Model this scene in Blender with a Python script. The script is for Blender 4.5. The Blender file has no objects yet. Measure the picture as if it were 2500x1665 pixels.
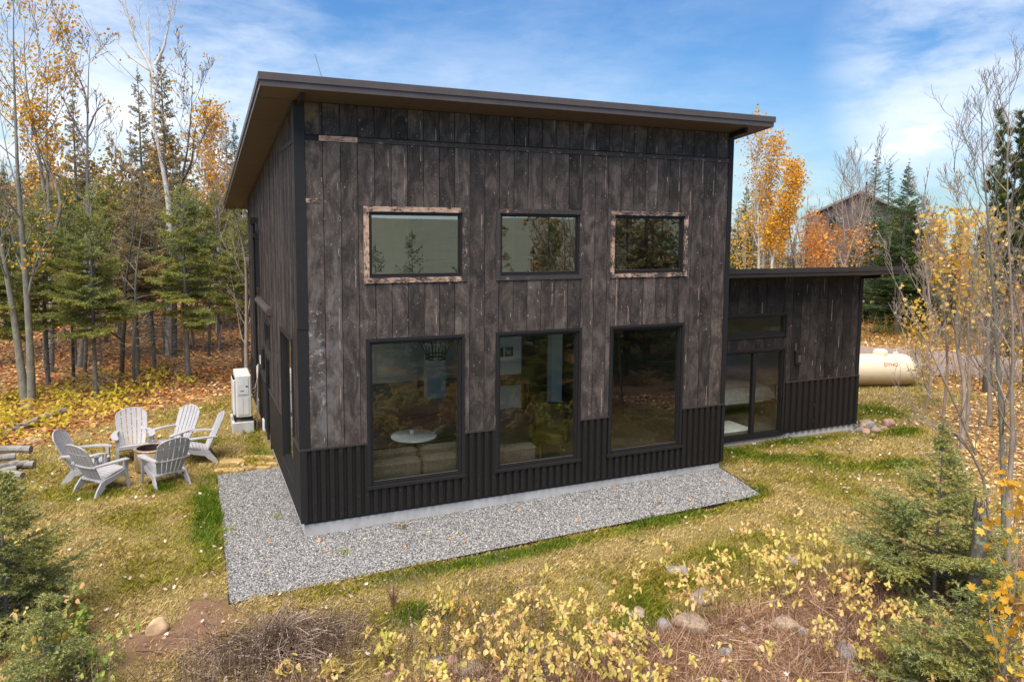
import bpy, math, random
import numpy as np
from mathutils import Matrix, Vector
scene = bpy.context.scene
COL = scene.collection
# ------------------------------------------------------------------ camera
CAM = np.array([-1.44526, -11.10740, 4.64575]); YAW, PIT, ROL, FPX = .4138916, .0981318, .0077491, 1793.295
Fw = np.array([math.sin(YAW)*math.cos(PIT), math.cos(YAW)*math.cos(PIT), -math.sin(PIT)])
Rt = np.array([math.cos(YAW), -math.sin(YAW), 0.0]); Up = np.cross(Rt, Fw)
R2 = Rt*math.cos(ROL)+Up*math.sin(ROL); U2 = -Rt*math.sin(ROL)+Up*math.cos(ROL)
cd = bpy.data.cameras.new('camera'); cam = bpy.data.objects.new('camera', cd); COL.objects.link(cam)
cd.sensor_width = 36; cd.lens = FPX/2500*36; cd.shift_y = -(832.5-735.353)/2500; cd.clip_start = .1; cd.clip_end = 12000
cam.matrix_world = Matrix(((R2[0], U2[0], -Fw[0], CAM[0]), (R2[1], U2[1], -Fw[1], CAM[1]), (R2[2], U2[2], -Fw[2], CAM[2]), (0, 0, 0, 1)))
scene.camera = cam
# ------------------------------------------------------------------ sun and sky
SUN_EL, SUN_AZ = math.radians(62), math.radians(226)   # azimuth measured clockwise from +Y
sd = Vector((math.sin(SUN_AZ)*math.cos(SUN_EL), math.cos(SUN_AZ)*math.cos(SUN_EL), math.sin(SUN_EL)))
sl = bpy.data.lights.new('sun', 'SUN'); sl.energy = 3.9; sl.angle = math.radians(60); sl.color = (1, .90, .76)
so = bpy.data.objects.new('sun', sl); COL.objects.link(so); so.rotation_euler = sd.to_track_quat('Z', 'Y').to_euler()
scene.view_settings.view_transform = 'Standard'; scene.view_settings.look = 'None'
scene.view_settings.exposure = .90; scene.view_settings.gamma = 1
try:
    scene.cycles.use_denoising = True
    scene.cycles.max_bounces = 9; scene.cycles.diffuse_bounces = 5; scene.cycles.transparent_max_bounces = 12
except Exception: pass

class NT:
    """tiny node helper"""
    def __init__(s, tree): s.t = tree; s.n = tree.nodes; s.l = tree.links
    def new(s, typ, **kw):
        n = s.n.new(typ)
        for k, v in kw.items(): setattr(n, k, v)
        return n
    def put(s, sock, v):
        if v is None: return
        if hasattr(v, 'is_linked') or hasattr(v, 'links'): s.l.new(v, sock)
        else:
            if hasattr(sock.default_value, '__len__'):
                if not hasattr(v, '__len__'): v = (v, v, v)
                v = tuple(v)
                if len(sock.default_value) == 4 and len(v) == 3: v = v+(1,)
            sock.default_value = v
    def obj(s): return s.new('ShaderNodeTexCoord').outputs['Object']
    def pos(s): return s.new('ShaderNodeNewGeometry').outputs['Position']
    def island(s): return s.new('ShaderNodeNewGeometry').outputs['Random Per Island']
    def attr(s, name, out='Fac'): return s.new('ShaderNodeAttribute', attribute_name=name).outputs[out]
    def scale(s, v, sc):
        m = s.new('ShaderNodeVectorMath', operation='MULTIPLY'); s.put(m.inputs[0], v); m.inputs[1].default_value = sc; return m.outputs[0]
    def noise(s, v, scale=5, detail=3, rough=.55, dist=0, out='Fac'):
        n = s.new('ShaderNodeTexNoise'); s.put(n.inputs['Vector'], v)
        n.inputs['Scale'].default_value = scale; n.inputs['Detail'].default_value = detail; n.inputs['Roughness'].default_value = rough; n.inputs['Distortion'].default_value = dist
        return n.outputs[out]
    def voro(s, v, scale=5, out='Distance', feature='F1', rnd=1):
        n = s.new('ShaderNodeTexVoronoi', feature=feature); s.put(n.inputs['Vector'], v); n.inputs['Scale'].default_value = scale
        n.inputs['Randomness'].default_value = rnd; return n.outputs[out]
    def math(s, op, a, b=0, c=None, clamp=False):
        n = s.new('ShaderNodeMath', operation=op, use_clamp=clamp); s.put(n.inputs[0], a); s.put(n.inputs[1], b)
        if c is not None: s.put(n.inputs[2], c)
        return n.outputs[0]
    def ramp(s, f, stops, interp='LINEAR'):
        n = s.new('ShaderNodeValToRGB'); n.color_ramp.interpolation = interp; e = n.color_ramp.elements
        while len(e) < len(stops): e.new(.5)
        for i, (p, c) in enumerate(stops):
            e[i].position = p; e[i].color = (c, c, c, 1) if not hasattr(c, '__len__') else tuple(c)+(1,)
        s.put(n.inputs[0], f); return n.outputs[0]
    def mix(s, f, a, b, mode='MIX'):
        n = s.new('ShaderNodeMix', data_type='RGBA', blend_type=mode); s.put(n.inputs[0], f); s.put(n.inputs[6], a); s.put(n.inputs[7], b); return n.outputs[2]
    def sep(s, v):
        n = s.new('ShaderNodeSeparateXYZ'); s.put(n.inputs[0], v); return n.outputs
    def comb(s, x, y, z):
        n = s.new('ShaderNodeCombineXYZ'); s.put(n.inputs[0], x); s.put(n.inputs[1], y); s.put(n.inputs[2], z); return n.outputs[0]
    def thr(s, v, lo, hi):
        n = s.new('ShaderNodeMapRange', interpolation_type='SMOOTHSTEP'); n.clamp = True; s.put(n.inputs[0], v); n.inputs[1].default_value = lo; n.inputs[2].default_value = hi; return n.outputs[0]
    def box(s, v, a, b, soft):
        return s.math('MULTIPLY', s.thr(v, a-soft, a+soft), s.thr(v, b+soft, b-soft))
    def bump(s, h, strength=.3, dist=.01):
        n = s.new('ShaderNodeBump'); s.put(n.inputs['Height'], h); n.inputs['Strength'].default_value = strength; n.inputs['Distance'].default_value = dist; return n.outputs[0]

# world: Nishita sky with thin cirrus laid over it by direction
w = bpy.data.worlds.new('World'); scene.world = w; w.use_nodes = True
N = NT(w.node_tree)
bg = w.node_tree.nodes['Background']
sky = N.new('ShaderNodeTexSky', sky_type='NISHITA'); sky.sun_disc = False; sky.sun_elevation = SUN_EL; sky.sun_rotation = SUN_AZ
sky.air_density = 1.3; sky.dust_density = .4; sky.ozone_density = 2.2
def dirv(u, v):
    d = Fw+R2*(u-1250)/FPX-U2*(v-735.353)/FPX; return d/np.linalg.norm(d)
gen = N.new('ShaderNodeTexCoord').outputs['Generated']
def blob(u, v, rad, soft):
    d = dirv(u, v); dp = N.new('ShaderNodeVectorMath', operation='DOT_PRODUCT'); N.put(dp.inputs[0], gen); dp.inputs[1].default_value = tuple(d)
    return N.thr(dp.outputs['Value'], math.cos(rad+soft), math.cos(max(0, rad-soft*.3)))
zz = N.sep(gen)
warp = N.noise(N.scale(gen, (1, 1, 2.5)), 2.2, 4, .6, out='Color')
wv = N.new('ShaderNodeVectorMath', operation='MULTIPLY_ADD'); N.put(wv.inputs[0], warp); wv.inputs[1].default_value = (.25, .25, .1); N.put(wv.inputs[2], N.scale(gen, (1.2, 1.2, 3.6)))
n1 = N.noise(wv.outputs[0], 2.6, 7, .62)
n2 = N.noise(wv.outputs[0], 9, 5, .6)
wisp = N.math('MULTIPLY', N.thr(n1, .54, .80), N.thr(n2, .2, .75))
big = N.math('MAXIMUM', N.math('MAXIMUM', blob(2330, 130, .03, .13), blob(2260, 240, .0, .12)), N.math('MULTIPLY', blob(2500, 110, .05, .14), .9))
bn = N.math('MULTIPLY', big, N.thr(N.noise(wv.outputs[0], 4, 6, .6), .25, .62))
left = N.math('MULTIPLY', blob(80, 330, .1, .35), N.thr(n1, .3, .62))
horiz = N.math('MULTIPLY', N.thr(zz[2], .24, -.04), N.thr(n1, .15, .75))
cl = N.math('ADD', N.math('MULTIPLY', wisp, .15), N.math('MULTIPLY', bn, .62), clamp=True)
cl = N.math('ADD', cl, N.math('MULTIPLY', left, .52), clamp=True)
cl = N.math('ADD', cl, N.math('MULTIPLY', horiz, .68), clamp=True)
veil = N.math('MULTIPLY', blob(1000, 60, .10, .50), N.thr(n1, .30, .70)); cl = N.math('ADD', cl, N.math('MULTIPLY', veil, .24), clamp=True)
puff = N.math('MULTIPLY', N.box(zz[2], .03, .13, .02), N.thr(N.noise(N.scale(gen, (1, 1, 3)), 9, 5, .55), .56, .66))
cl = N.math('ADD', cl, N.math('MULTIPLY', puff, .35), clamp=True)
skyc = N.mix(1.0, sky.outputs[0], (.24, .42, .625), 'MULTIPLY')
N.put(bg.inputs['Color'], N.mix(cl, skyc, (4.75, 5.05, 5.55))); bg.inputs['Strength'].default_value = .124

# ------------------------------------------------------------------ materials
def material(name):
    m = bpy.data.materials.new(name); m.use_nodes = True; N = NT(m.node_tree); b = m.node_tree.nodes['Principled BSDF']
    return m, N, b
def principled(name, col=(.5, .5, .5), rough=.6, metal=0, spec=.5, var=.12, vscale=6, bump=0, bscale=60):
    m, N, b = material(name)
    p = N.obj(); n = N.noise(p, vscale, 5, .6)
    c = N.mix(N.thr(n, .3, .7), [x*(1-var) for x in col], [min(1, x*(1+var)) for x in col])
    N.put(b.inputs['Base Color'], c); b.inputs['Roughness'].default_value = rough; b.inputs['Metallic'].default_value = metal
    b.inputs['Specular IOR Level'].default_value = spec
    if bump: N.put(b.inputs['Normal'], N.bump(N.noise(p, bscale, 4, .6), bump, .01))
    return m
def leafmat(name, stops, trans=.35, clump=None, cscale=1.2, world=False, rough=.55):
    """colour per leaf (island) blended with clumps of another tone"""
    m = bpy.data.materials.new(name); m.use_nodes = True; m.node_tree.nodes.clear(); N = NT(m.node_tree)
    c = N.ramp(N.island(), stops)
    if clump:
        f = N.thr(N.noise(N.pos() if world else N.obj(), cscale, 3, .6), .38, .62)
        c = N.mix(f, c, N.mix(1.0, c, clump, 'MULTIPLY'))
    d = N.new('ShaderNodeBsdfDiffuse'); t = N.new('ShaderNodeBsdfTranslucent'); N.put(d.inputs[0], c); N.put(t.inputs[0], c)
    mx = N.new('ShaderNodeMixShader'); mx.inputs[0].default_value = trans; N.l.new(d.outputs[0], mx.inputs[1]); N.l.new(t.outputs[0], mx.inputs[2])
    o = N.new('ShaderNodeOutputMaterial'); N.l.new(mx.outputs[0], o.inputs[0]); return m
def glassmat(name, tint=(.93, .97, .92), refl=.085):
    m = bpy.data.materials.new(name); m.use_nodes = True; m.node_tree.nodes.clear(); N = NT(m.node_tree)
    tr = N.new('ShaderNodeBsdfTransparent'); N.put(tr.inputs[0], tint)
    gl = N.new('ShaderNodeBsdfGlossy'); gl.inputs['Roughness'].default_value = 0.0; N.put(gl.inputs[0], (.93, .97, .92))
    ge = N.new('ShaderNodeNewGeometry'); dp = N.new('ShaderNodeVectorMath', operation='DOT_PRODUCT'); N.put(dp.inputs[0], ge.outputs['Incoming']); N.put(dp.inputs[1], ge.outputs['True Normal'])
    sch = N.math('POWER', N.math('SUBTRACT', 1.0, N.math('ABSOLUTE', dp.outputs['Value']), clamp=True), 5)
    f = N.math('MULTIPLY_ADD', sch, 1-refl, refl, clamp=True)
    wv = N.noise(N.obj(), .8, 1, .4); N.put(gl.inputs['Normal'], N.bump(wv, .012, .1))
    mx = N.new('ShaderNodeMixShader'); N.put(mx.inputs[0], f); N.l.new(tr.outputs[0], mx.inputs[1]); N.l.new(gl.outputs[0], mx.inputs[2])
    o = N.new('ShaderNodeOutputMaterial'); N.l.new(mx.outputs[0], o.inputs[0]); return m

def charred(name, gain=1.0, streak=0.0, chips=1.0):
    m, N, b = material(name)
    p = N.obj(); x, y, z = N.sep(p); u = N.math('ADD', x, y); uz = N.comb(u, z, 0)
    rnd = N.attr('rnd')
    sh = N.comb(N.math('MULTIPLY_ADD', rnd, 37.0, u), z, N.math('MULTIPLY', rnd, 91.0))      # every board its own piece of wood
    grain = N.noise(N.scale(sh, (46, 4.2, 1)), 1, 6, .65, .6)
    blot = N.noise(N.scale(sh, (4.6, 2.3, 1)), 1, 7, .66, .9)
    fine = N.noise(N.scale(sh, (60, 34, 1)), 1, 4, .7)
    v = N.math('ADD', N.math('MULTIPLY', N.thr(blot, .30, .72), .72), N.math('MULTIPLY', N.thr(grain, .3, .72), .28))
    v = N.math('MULTIPLY_ADD', N.math('SUBTRACT', fine, .5), .75, v, clamp=True)
    g = gain
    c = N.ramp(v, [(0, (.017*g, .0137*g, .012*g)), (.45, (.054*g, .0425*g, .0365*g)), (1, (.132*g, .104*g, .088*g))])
    tone = N.math('MULTIPLY_ADD', N.math('FRACT', N.math('MULTIPLY', rnd, 7.31)), .72, .64)
    c = N.mix(1.0, c, N.comb(tone, tone, tone), 'MULTIPLY')
    # dark knots with pale rings
    kd = N.voro(N.scale(sh, (3.3, 1.35, 1)), 1); 
    c = N.mix(N.math('MULTIPLY', N.thr(kd, .10, .045), .8), c, (.012, .010, .010))
    ring = N.math('MULTIPLY', N.box(kd, .050, .066, .008), N.thr(N.noise(sh, 7, 2), .48, .56))
    # chips and nail marks
    chip = N.math('MULTIPLY', N.thr(N.noise(N.scale(uz, (24, 16, 1)), 1, 4, .7), .640, .662), N.thr(N.noise(uz, 1.3, 2), .38, .55))
    bandn = N.math('MULTIPLY', N.thr(N.voro(N.scale(uz, (7.8, 5.2, 1)), 1), .085, .055), N.thr(N.noise(uz, 2.4, 2), .5, .58))
    # pale raw edges at the joints
    fr = N.math('FRACT', N.math('DIVIDE', N.math('SUBTRACT', u, .336), .2555)); ed = N.math('MULTIPLY', N.math('ABSOLUTE', N.math('SUBTRACT', fr, .5)), 2)
    en = N.noise(N.scale(sh, (1, 1.6, 1)), 1, 4, .65)
    edge = N.math('MULTIPLY', N.thr(N.math('ADD', ed, N.math('MULTIPLY', N.noise(uz, 30, 3), .05)), .975, .99), N.thr(en, .56, .61))
    if gain < .5: edge = N.math('MULTIPLY', edge, .25)
    pale = N.math('MAXIMUM', N.math('MAXIMUM', ring, N.math('MULTIPLY', chip, chips)), N.math('MAXIMUM', N.math('MULTIPLY', bandn, chips), edge))
    if streak:
        st = N.math('MULTIPLY', N.thr(N.noise(N.scale(sh, (38, 3.0, 1)), 1, 3, .55), .67, .74), streak)
        pale = N.math('MAXIMUM', pale, st)
    pc = N.ramp(N.noise(uz, 6, 2), [(.3, (.26, .19, .145)), (.7, (.58, .42, .31))])
    c = N.mix(N.math('MULTIPLY', pale, .9), c, pc)
    # scuffed whitish patch low on the first boards and a yellowish stain at the top corner
    front = N.thr(y, .06, .04)
    sc = N.math('MULTIPLY', N.math('MULTIPLY', N.box(x, .14, .62, .05), N.box(z, 1.34, 4.3, .35)), N.thr(N.noise(N.scale(uz, (2.5, 1.2, 1)), 1.6, 6, .65), .44, .62))
    c = N.mix(N.math('MULTIPLY', N.math('MULTIPLY', sc, front), .62), c, (.19, .18, .175))
    wh = N.math('MULTIPLY', N.math('MULTIPLY', N.box(x, .10, .36, .03), N.box(z, 1.9, 3.5, .2)), N.thr(N.noise(uz, 7, 6, .75), .54, .62))
    c = N.mix(N.math('MULTIPLY', N.math('MULTIPLY', wh, front), .8), c, (.42, .40, .38))
    yl = N.math('MULTIPLY', N.math('MULTIPLY', N.box(x, .13, .335, .02), N.box(z, 6.08, 6.42, .06)), N.thr(N.noise(uz, 6, 5, .7), .4, .56))
    c = N.mix(N.math('MULTIPLY', N.math('MULTIPLY', yl, front), .75), c, (.22, .15, .06))
    N.put(b.inputs['Base Color'], c); b.inputs['Roughness'].default_value = .72; b.inputs['Specular IOR Level'].default_value = .35
    hh = N.math('ADD', N.math('MULTIPLY', grain, .6), N.math('MULTIPLY', fine, .5))
    N.put(b.inputs['Normal'], N.bump(hh, .7, .006))
    return m
def raw_trim(name, amount):
    m, N, b = material(name)
    p = N.obj(); x, y, z = N.sep(p); u = N.math('ADD', x, y)
    hz = N.math('MAXIMUM', N.thr(z, 3.895, 3.885), N.thr(z, 4.875, 4.885)); n = N.mix(hz, N.noise(N.scale(N.comb(u, 0, z), (5, 1, .8)), 16, 7, .72, .5), N.noise(N.scale(N.comb(u, 0, z), (.8, 1, 5)), 16, 7, .72, .5)); n = N.sep(n)[0]; n = N.math('ADD', N.math('MULTIPLY', n, .6), N.math('MULTIPLY', N.noise(N.comb(u, 0, z), 5, 3, .6), .4))
    if name == 'bare_wood_trim': n = N.math('SUBTRACT', n, N.math('MULTIPLY', N.math('MAXIMUM', N.thr(x, 2.45, 2.56), N.math('MULTIPLY', N.thr(z, 3.95, 3.86), .5)), .10))
    f = N.thr(n, 1-amount-.03, 1-amount+.02)
    raw = N.ramp(N.noise(p, 20, 3), [(.3, (.42, .26, .17)), (.7, (.66, .45, .33))])
    c = N.mix(f, N.ramp(N.noise(p, 40, 4), [(.3, (.028, .024, .022)), (.7, (.075, .06, .052))]), raw)
    N.put(b.inputs['Base Color'], c); b.inputs['Roughness'].default_value = .75
    N.put(b.inputs['Normal'], N.bump(n, .5, .006)); return m

def bark(name, c0, c1, c2=None, lich=.5, scale=9):
    m, N, b = material(name)
    p = N.obj(); n = N.noise(N.scale(p, (1, 1, .35)), scale, 6, .7); 
    c = N.ramp(n, [(.3, c0), (.7, c1)])
    if c2 is not None: c = N.mix(N.thr(N.noise(p, scale*.6, 4, .65), lich, lich+.12), c, c2)
    N.put(b.inputs['Base Color'], c); b.inputs['Roughness'].default_value = .9
    N.put(b.inputs['Normal'], N.bump(n, .6, .02)); return m
def birchbark(name):
    m, N, b = material(name); p = N.obj()
    n = N.noise(N.scale(p, (3, 3, 22)), 1.3, 5, .7, 1)
    c = N.mix(N.thr(n, .60, .66), N.ramp(N.noise(p, 4, 3), [(.3, (.46, .43, .39)), (.7, (.72, .69, .63))]), (.05, .045, .04))
    N.put(b.inputs['Base Color'], c); b.inputs['Roughness'].default_value = .8; return m

MT = {}
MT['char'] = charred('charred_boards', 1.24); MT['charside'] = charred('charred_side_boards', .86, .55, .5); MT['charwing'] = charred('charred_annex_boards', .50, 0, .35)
MT['metal'] = principled('black_ribbed_metal', (.0125, .0105, .0098), .5, .0, .5, .25, 30, .08, 300)
MT['trim'] = principled('black_trim', (.0125, .0108, .0105), .62, 0, .5, .2, 20)
MT['fascia'] = principled('bronze_fascia', (.095, .073, .064), .38, .0, .6, .1, 3, .04, 200)
MT['fascia2'] = principled('dark_bronze_fascia', (.040, .033, .032), .40, .0, .6, .1, 3)
MT['soffit'] = principled('soffit_panel', (.115, .090, .072), .6, 0, .4, .18, 120)
MT['roof'] = principled('roof_membrane', (.06, .058, .06), .7)
def concrete():
    m, N, b = material('concrete'); p = N.obj(); x, y, z = N.sep(p)
    n = N.noise(p, 3, 6, .65); n2 = N.noise(N.scale(p, (8, 8, 1)), 1, 4, .6)
    c = N.ramp(N.math('MULTIPLY_ADD', n2, .35, N.math('MULTIPLY', n, .65)), [(.3, (.38, .37, .35)), (.55, (.54, .53, .51)), (.75, (.62, .61, .59))])
    N.put(b.inputs['Base Color'], c); b.inputs['Roughness'].default_value = .85; N.put(b.inputs['Normal'], N.bump(N.noise(p, 40, 5), .3, .01)); return m
MT['concrete'] = concrete()
MT['trim1'] = raw_trim('bare_wood_trim', .535); MT['trim2'] = raw_trim('charred_trim', .40); MT['trim3'] = raw_trim('flaked_trim', .475)
MT['batten'] = raw_trim('batten_wood', .405); MT['battenraw'] = raw_trim('bare_batten_wood', .57)
MT['glass'] = glassmat('window_glass'); MT['glassup'] = glassmat('upper_window_glass', (.90, .95, .90), .36)
MT['dry'] = principled('drywall', (.84, .83, .76), .9, 0, .3, .03)
MT['floorwood'] = principled('dark_floor', (.085, .078, .068), .35, 0, .5, .3, 8)
MT['rug'] = principled('rug', (.10, .10, .09), .95, 0, .2, .35, 12)
MT['rugline'] = principled('rug_border', (.02, .02, .02), .95)
MT['sofa'] = principled('sofa_fabric', (.060, .053, .046), .95, 0, .2, .25, 40, .4, 200)
MT['marble'] = principled('marble', (.78, .80, .74), .2, 0, .5, .08, 9)
MT['black'] = principled('black_iron', (.012, .012, .012), .5)
MT['olive'] = principled('olive_velvet', (.075, .07, .015), .6, 0, .3, .3, 15)
MT['bed'] = principled('bed_linen', (.62, .62, .60), .9, 0, .3, .12, 8, .8, 9)
MT['brass'] = principled('brass', (.35, .25, .08), .3, .9)
MT['whitemetal'] = principled('white_enamel', (.66, .64, .60), .5, 0, .5, .06, 3)
MT['whiteplastic'] = principled('white_plastic', (.7, .72, .74), .45)
MT['greyplastic'] = principled('grey_resin', (.41, .40, .405), .55, 0, .4, .06, 9)
MT['cable'] = principled('pale_cable', (.55, .5, .42), .6)
def steel():
    m, N, b = material('fire_pit_steel'); p = N.obj()
    n = N.noise(N.scale(p, (6, 6, 1.2)), 1.4, 4, .6)
    N.put(b.inputs['Base Color'], N.ramp(n, [(.3, (.16, .10, .05)), (.6, (.46, .34, .20)), (.8, (.60, .50, .36))]))
    b.inputs['Metallic'].default_value = .5; b.inputs['Roughness'].default_value = .45; return m
MT['steel'] = steel(); MT['soot'] = principled('sooty_steel', (.05, .03, .028), .8, 0, .3, .4, 10)
def tankmat():
    m, N, b = material('tank_paint'); p = N.obj(); x, y, z = N.sep(p)
    d = N.math('ADD', z, N.math('MULTIPLY', N.noise(p, 3, 5, .6), .25))
    c = N.mix(N.thr(d, .85, .25), (.74, .64, .46), (.50, .33, .14))
    N.put(b.inputs['Base Color'], c); b.inputs['Roughness'].default_value = .45; return m
MT['tank'] = tankmat(); MT['tankdome'] = principled('dome_paint', (.80, .70, .50), .5); MT['red'] = principled('red_paint', (.55, .03, .02), .6)
MT['stone'] = principled('field_stone', (.36, .28, .22), .85, 0, .3, .25, 7, .5, 30)
MT['stonepink'] = principled('pink_field_stone', (.46, .27, .21), .85, 0, .3, .25, 7, .5, 30)
MT['stonegrey'] = principled('grey_field_stone', (.25, .235, .23), .85, 0, .3, .3, 7, .5, 30)
MT['stonetan'] = principled('tan_field_stone', (.52, .37, .22), .85, 0, .3, .25, 6, .5, 30)
MT['flag'] = principled('ochre_flagstone', (.46, .31, .13), .9, 0, .3, .25, 9, .5, 40)
MT['mapbark'] = bark('lichen_bark', (.13, .12, .095), (.27, .26, .21), (.26, .27, .15), .52)
MT['greybark'] = bark('grey_bark', (.14, .125, .11), (.33, .31, .27), None)
MT['darkbark'] = bark('dark_bark', (.04, .033, .026), (.13, .11, .09), (.17, .18, .14), .6)
MT['firbark'] = bark('fir_bark', (.11, .10, .085), (.27, .26, .23), (.25, .26, .2), .55, 14)
MT['twig'] = bark('pale_twig_bark', (.20, .155, .12), (.44, .36, .29), None)
MT['redtwig'] = bark('red_twig_bark', (.08, .035, .03), (.22, .12, .09), None)
MT['birch'] = birchbark('birch_bark')
MT['fir'] = leafmat('fir_needles', [(0, (.14, .175, .055)), (.5, (.28, .325, .11)), (1, (.45, .47, .20))], .5, (1.3, 1.12, .8), .9)
MT['firdark'] = leafmat('dark_fir_needles', [(0, (.05, .08, .03)), (.5, (.11, .155, .055)), (1, (.21, .265, .10))], .35, (.7, .8, .8), 1.1)
MT['firgrey'] = leafmat('grey_fir_needles', [(0, (.17, .155, .08)), (.5, (.30, .27, .15)), (1, (.46, .40, .25))], .45, (1.2, 1., .8), 1.1)
MT['firnear'] = leafmat('young_fir_needles', [(0, (.13, .155, .05)), (.5, (.29, .335, .115)), (1, (.48, .53, .26))], .4, (1.45, 1.2, .95), 2.2)
MT['pine'] = leafmat('pine_needles', [(0, (.06, .085, .025)), (.5, (.13, .165, .045)), (1, (.25, .27, .09))], .35)
MT['gold'] = leafmat('gold_leaves', [(0, (.55, .28, .025)), (.5, (.82, .46, .045)), (1, (.92, .62, .13))], .45)
MT['yellow'] = leafmat('yellow_leaves', [(0, (.70, .42, .07)), (.5, (.82, .55, .12)), (.8, (.86, .66, .22)), (1, (.8, .45, .15))], .4)
MT['orange'] = leafmat('orange_leaves', [(0, (.45, .14, .03)), (.5, (.78, .32, .06)), (1, (.88, .50, .15))], .4)
MT['rasp'] = leafmat('raspberry_leaves', [(0, (.58, .48, .14)), (.3, (.82, .62, .21)), (.7, (.88, .66, .30)), (.9, (.84, .52, .28)), (1, (.78, .38, .20))], .4, (.86, .99, .75), 1.0, True)
MT['bramble'] = leafmat('green_leaves', [(0, (.14, .22, .05)), (.6, (.34, .42, .10)), (1, (.6, .55, .15))], .35)
MT['litter'] = leafmat('fallen_leaves', [(0, (.12, .06, .03)), (.3, (.34, .15, .06)), (.55, (.55, .28, .12)), (.75, (.70, .44, .24)), (.9, (.78, .54, .16)), (1, (.82, .66, .48))], .15, (1.25, .95, .7), .5, True)
MT['underg'] = leafmat('yellow_undergrowth_leaves', [(0, (.36, .31, .045)), (.5, (.70, .53, .065)), (.85, (.80, .62, .12)), (1, (.6, .28, .07))], .4, (.75, .85, .7), .6, True)
MT['pale'] = leafmat('pale_leaves', [(0, (.42, .28, .16)), (.5, (.62, .48, .34)), (1, (.80, .72, .62))], .2)
MT['weed'] = leafmat('dead_weed', [(0, (.10, .05, .03)), (.35, (.30, .165, .10)), (.7, (.52, .32, .20)), (1, (.80, .60, .44))], .2)
MT['brush'] = leafmat('dead_brush', [(0, (.06, .04, .03)), (.45, (.17, .115, .08)), (1, (.46, .35, .27))], .05)
MT['goldenrod'] = leafmat('dry_goldenrod', [(0, (.20, .12, .03)), (.5, (.38, .23, .05)), (1, (.52, .34, .11))], .35, (.8, .9, .8), .8, True)
def gravelmat():
    m, N, b = material('crushed_stone')
    N.put(b.inputs['Base Color'], N.ramp(N.island(), [(0, (.11, .106, .10)), (.25, (.22, .213, .203)), (.6, (.33, .32, .302)), (.93, (.46, .446, .42)), (1, (.68, .66, .63))])); b.inputs['Roughness'].default_value = .85; return m
MT['gravel'] = gravelmat()
def gravelbase():
    m, N, b = material('gravel_bed'); p = N.obj()
    n = N.voro(p, 42, 'Color'); n2 = N.sep(n)[0]; e = N.voro(p, 42)
    c = N.ramp(n2, [(0, (.12, .12, .12)), (1, (.38, .375, .37))]); c = N.mix(N.thr(e, .3, .65), c, (.05, .05, .05))
    N.put(b.inputs['Base Color'], c); b.inputs['Roughness'].default_value = .9; return m
MT['gravelbase'] = gravelbase()
def grassmat(name, blades):
    """straw to green by the 'green' attribute laid down with the lawn"""
    m = bpy.data.materials.new(name); m.use_nodes = True; m.node_tree.nodes.clear(); N = NT(m.node_tree)
    g = N.attr('green'); r = N.island()
    straw = N.ramp(r, [(0, (.25, .175, .055)), (.4, (.53, .40, .14)), (.8, (.72, .57, .27)), (1, (.84, .72, .46))])
    olive = N.ramp(r, [(0, (.17, .15, .018)), (.5, (.36, .32, .045)), (1, (.54, .46, .10))])
    green = N.ramp(r, [(0, (.06, .10, .008)), (.5, (.13, .21, .018)), (1, (.23, .32, .045))])
    c = N.mix(N.thr(g, .15, .5), straw, olive); c = N.mix(N.thr(g, .55, .95), c, green)
    pp_ = N.pos(); pv = N.noise(pp_, 2.6, 5, .65); c = N.mix(1.0, c, N.ramp(pv, [(.3, (.66, .68, .62)), (.5, (.98, .98, .95)), (.72, (1.25, 1.18, 1.15))]), 'MULTIPLY')
    c = N.mix(N.math('MULTIPLY', N.thr(N.noise(pp_, 1.15, 5, .7), .60, .68), .65), c, (.62, .50, .34))
    d = N.new('ShaderNodeBsdfDiffuse'); t = N.new('ShaderNodeBsdfTranslucent'); N.put(d.inputs[0], c); N.put(t.inputs[0], c)
    mx = N.new('ShaderNodeMixShader'); mx.inputs[0].default_value = .3; N.l.new(d.outputs[0], mx.inputs[1]); N.l.new(t.outputs[0], mx.inputs[2])
    o = N.new('ShaderNodeOutputMaterial'); N.l.new(mx.outputs[0], o.inputs[0]); return m
MT['grass'] = grassmat('lawn_blades', True)
def groundmat():
    m, N, b = material('ground_soil'); p = N.pos(); x, y, z = N.sep(p)
    g = N.attr('green'); lit = N.attr('litter'); dirt = N.attr('dirt')
    n = N.noise(p, 9, 6, .7); n2 = N.noise(p, 60, 3, .6)
    straw = N.ramp(n2, [(.3, (.15, .105, .04)), (.7, (.33, .25, .10))])
    green = N.ramp(n2, [(.3, (.05, .075, .012)), (.7, (.15, .17, .035))])
    c = N.mix(N.thr(g, .3, .8), straw, green)
    le = N.ramp(N.sep(N.voro(p, 13, 'Color'))[0], [(0, (.08, .04, .022)), (.4, (.26, .12, .05)), (.75, (.46, .24, .10)), (1, (.62, .42, .15))])
    c = N.mix(lit, c, le)
    so = N.ramp(n, [(.3, (.13, .07, .045)), (.7, (.27, .16, .105))])
    c = N.mix(N.math('MULTIPLY', dirt, 1.0), c, so)
    # the wooded valley beyond the hill
    far = N.math('MAXIMUM', N.thr(y, -26, -60), N.thr(y, 60, 90))
    wood = N.ramp(N.noise(N.scale(p, (1, 1, .2)), .02, 10, .8), [(.30, (.09, .11, .085)), (.5, (.135, .14, .10)), (.62, (.18, .16, .115)), (.75, (.23, .19, .13))])
    c = N.mix(far, c, wood)
    N.put(b.inputs['Base Color'], c); b.inputs['Roughness'].default_value = .95; b.inputs['Specular IOR Level'].default_value = .15
    N.put(b.inputs['Normal'], N.bump(n2, .5, .03)); return m
MT['ground'] = groundmat()
MT['drive'] = principled('gravel_drive', (.30, .225, .185), .95, 0, .2, .2, 8, .6, 40)
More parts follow.
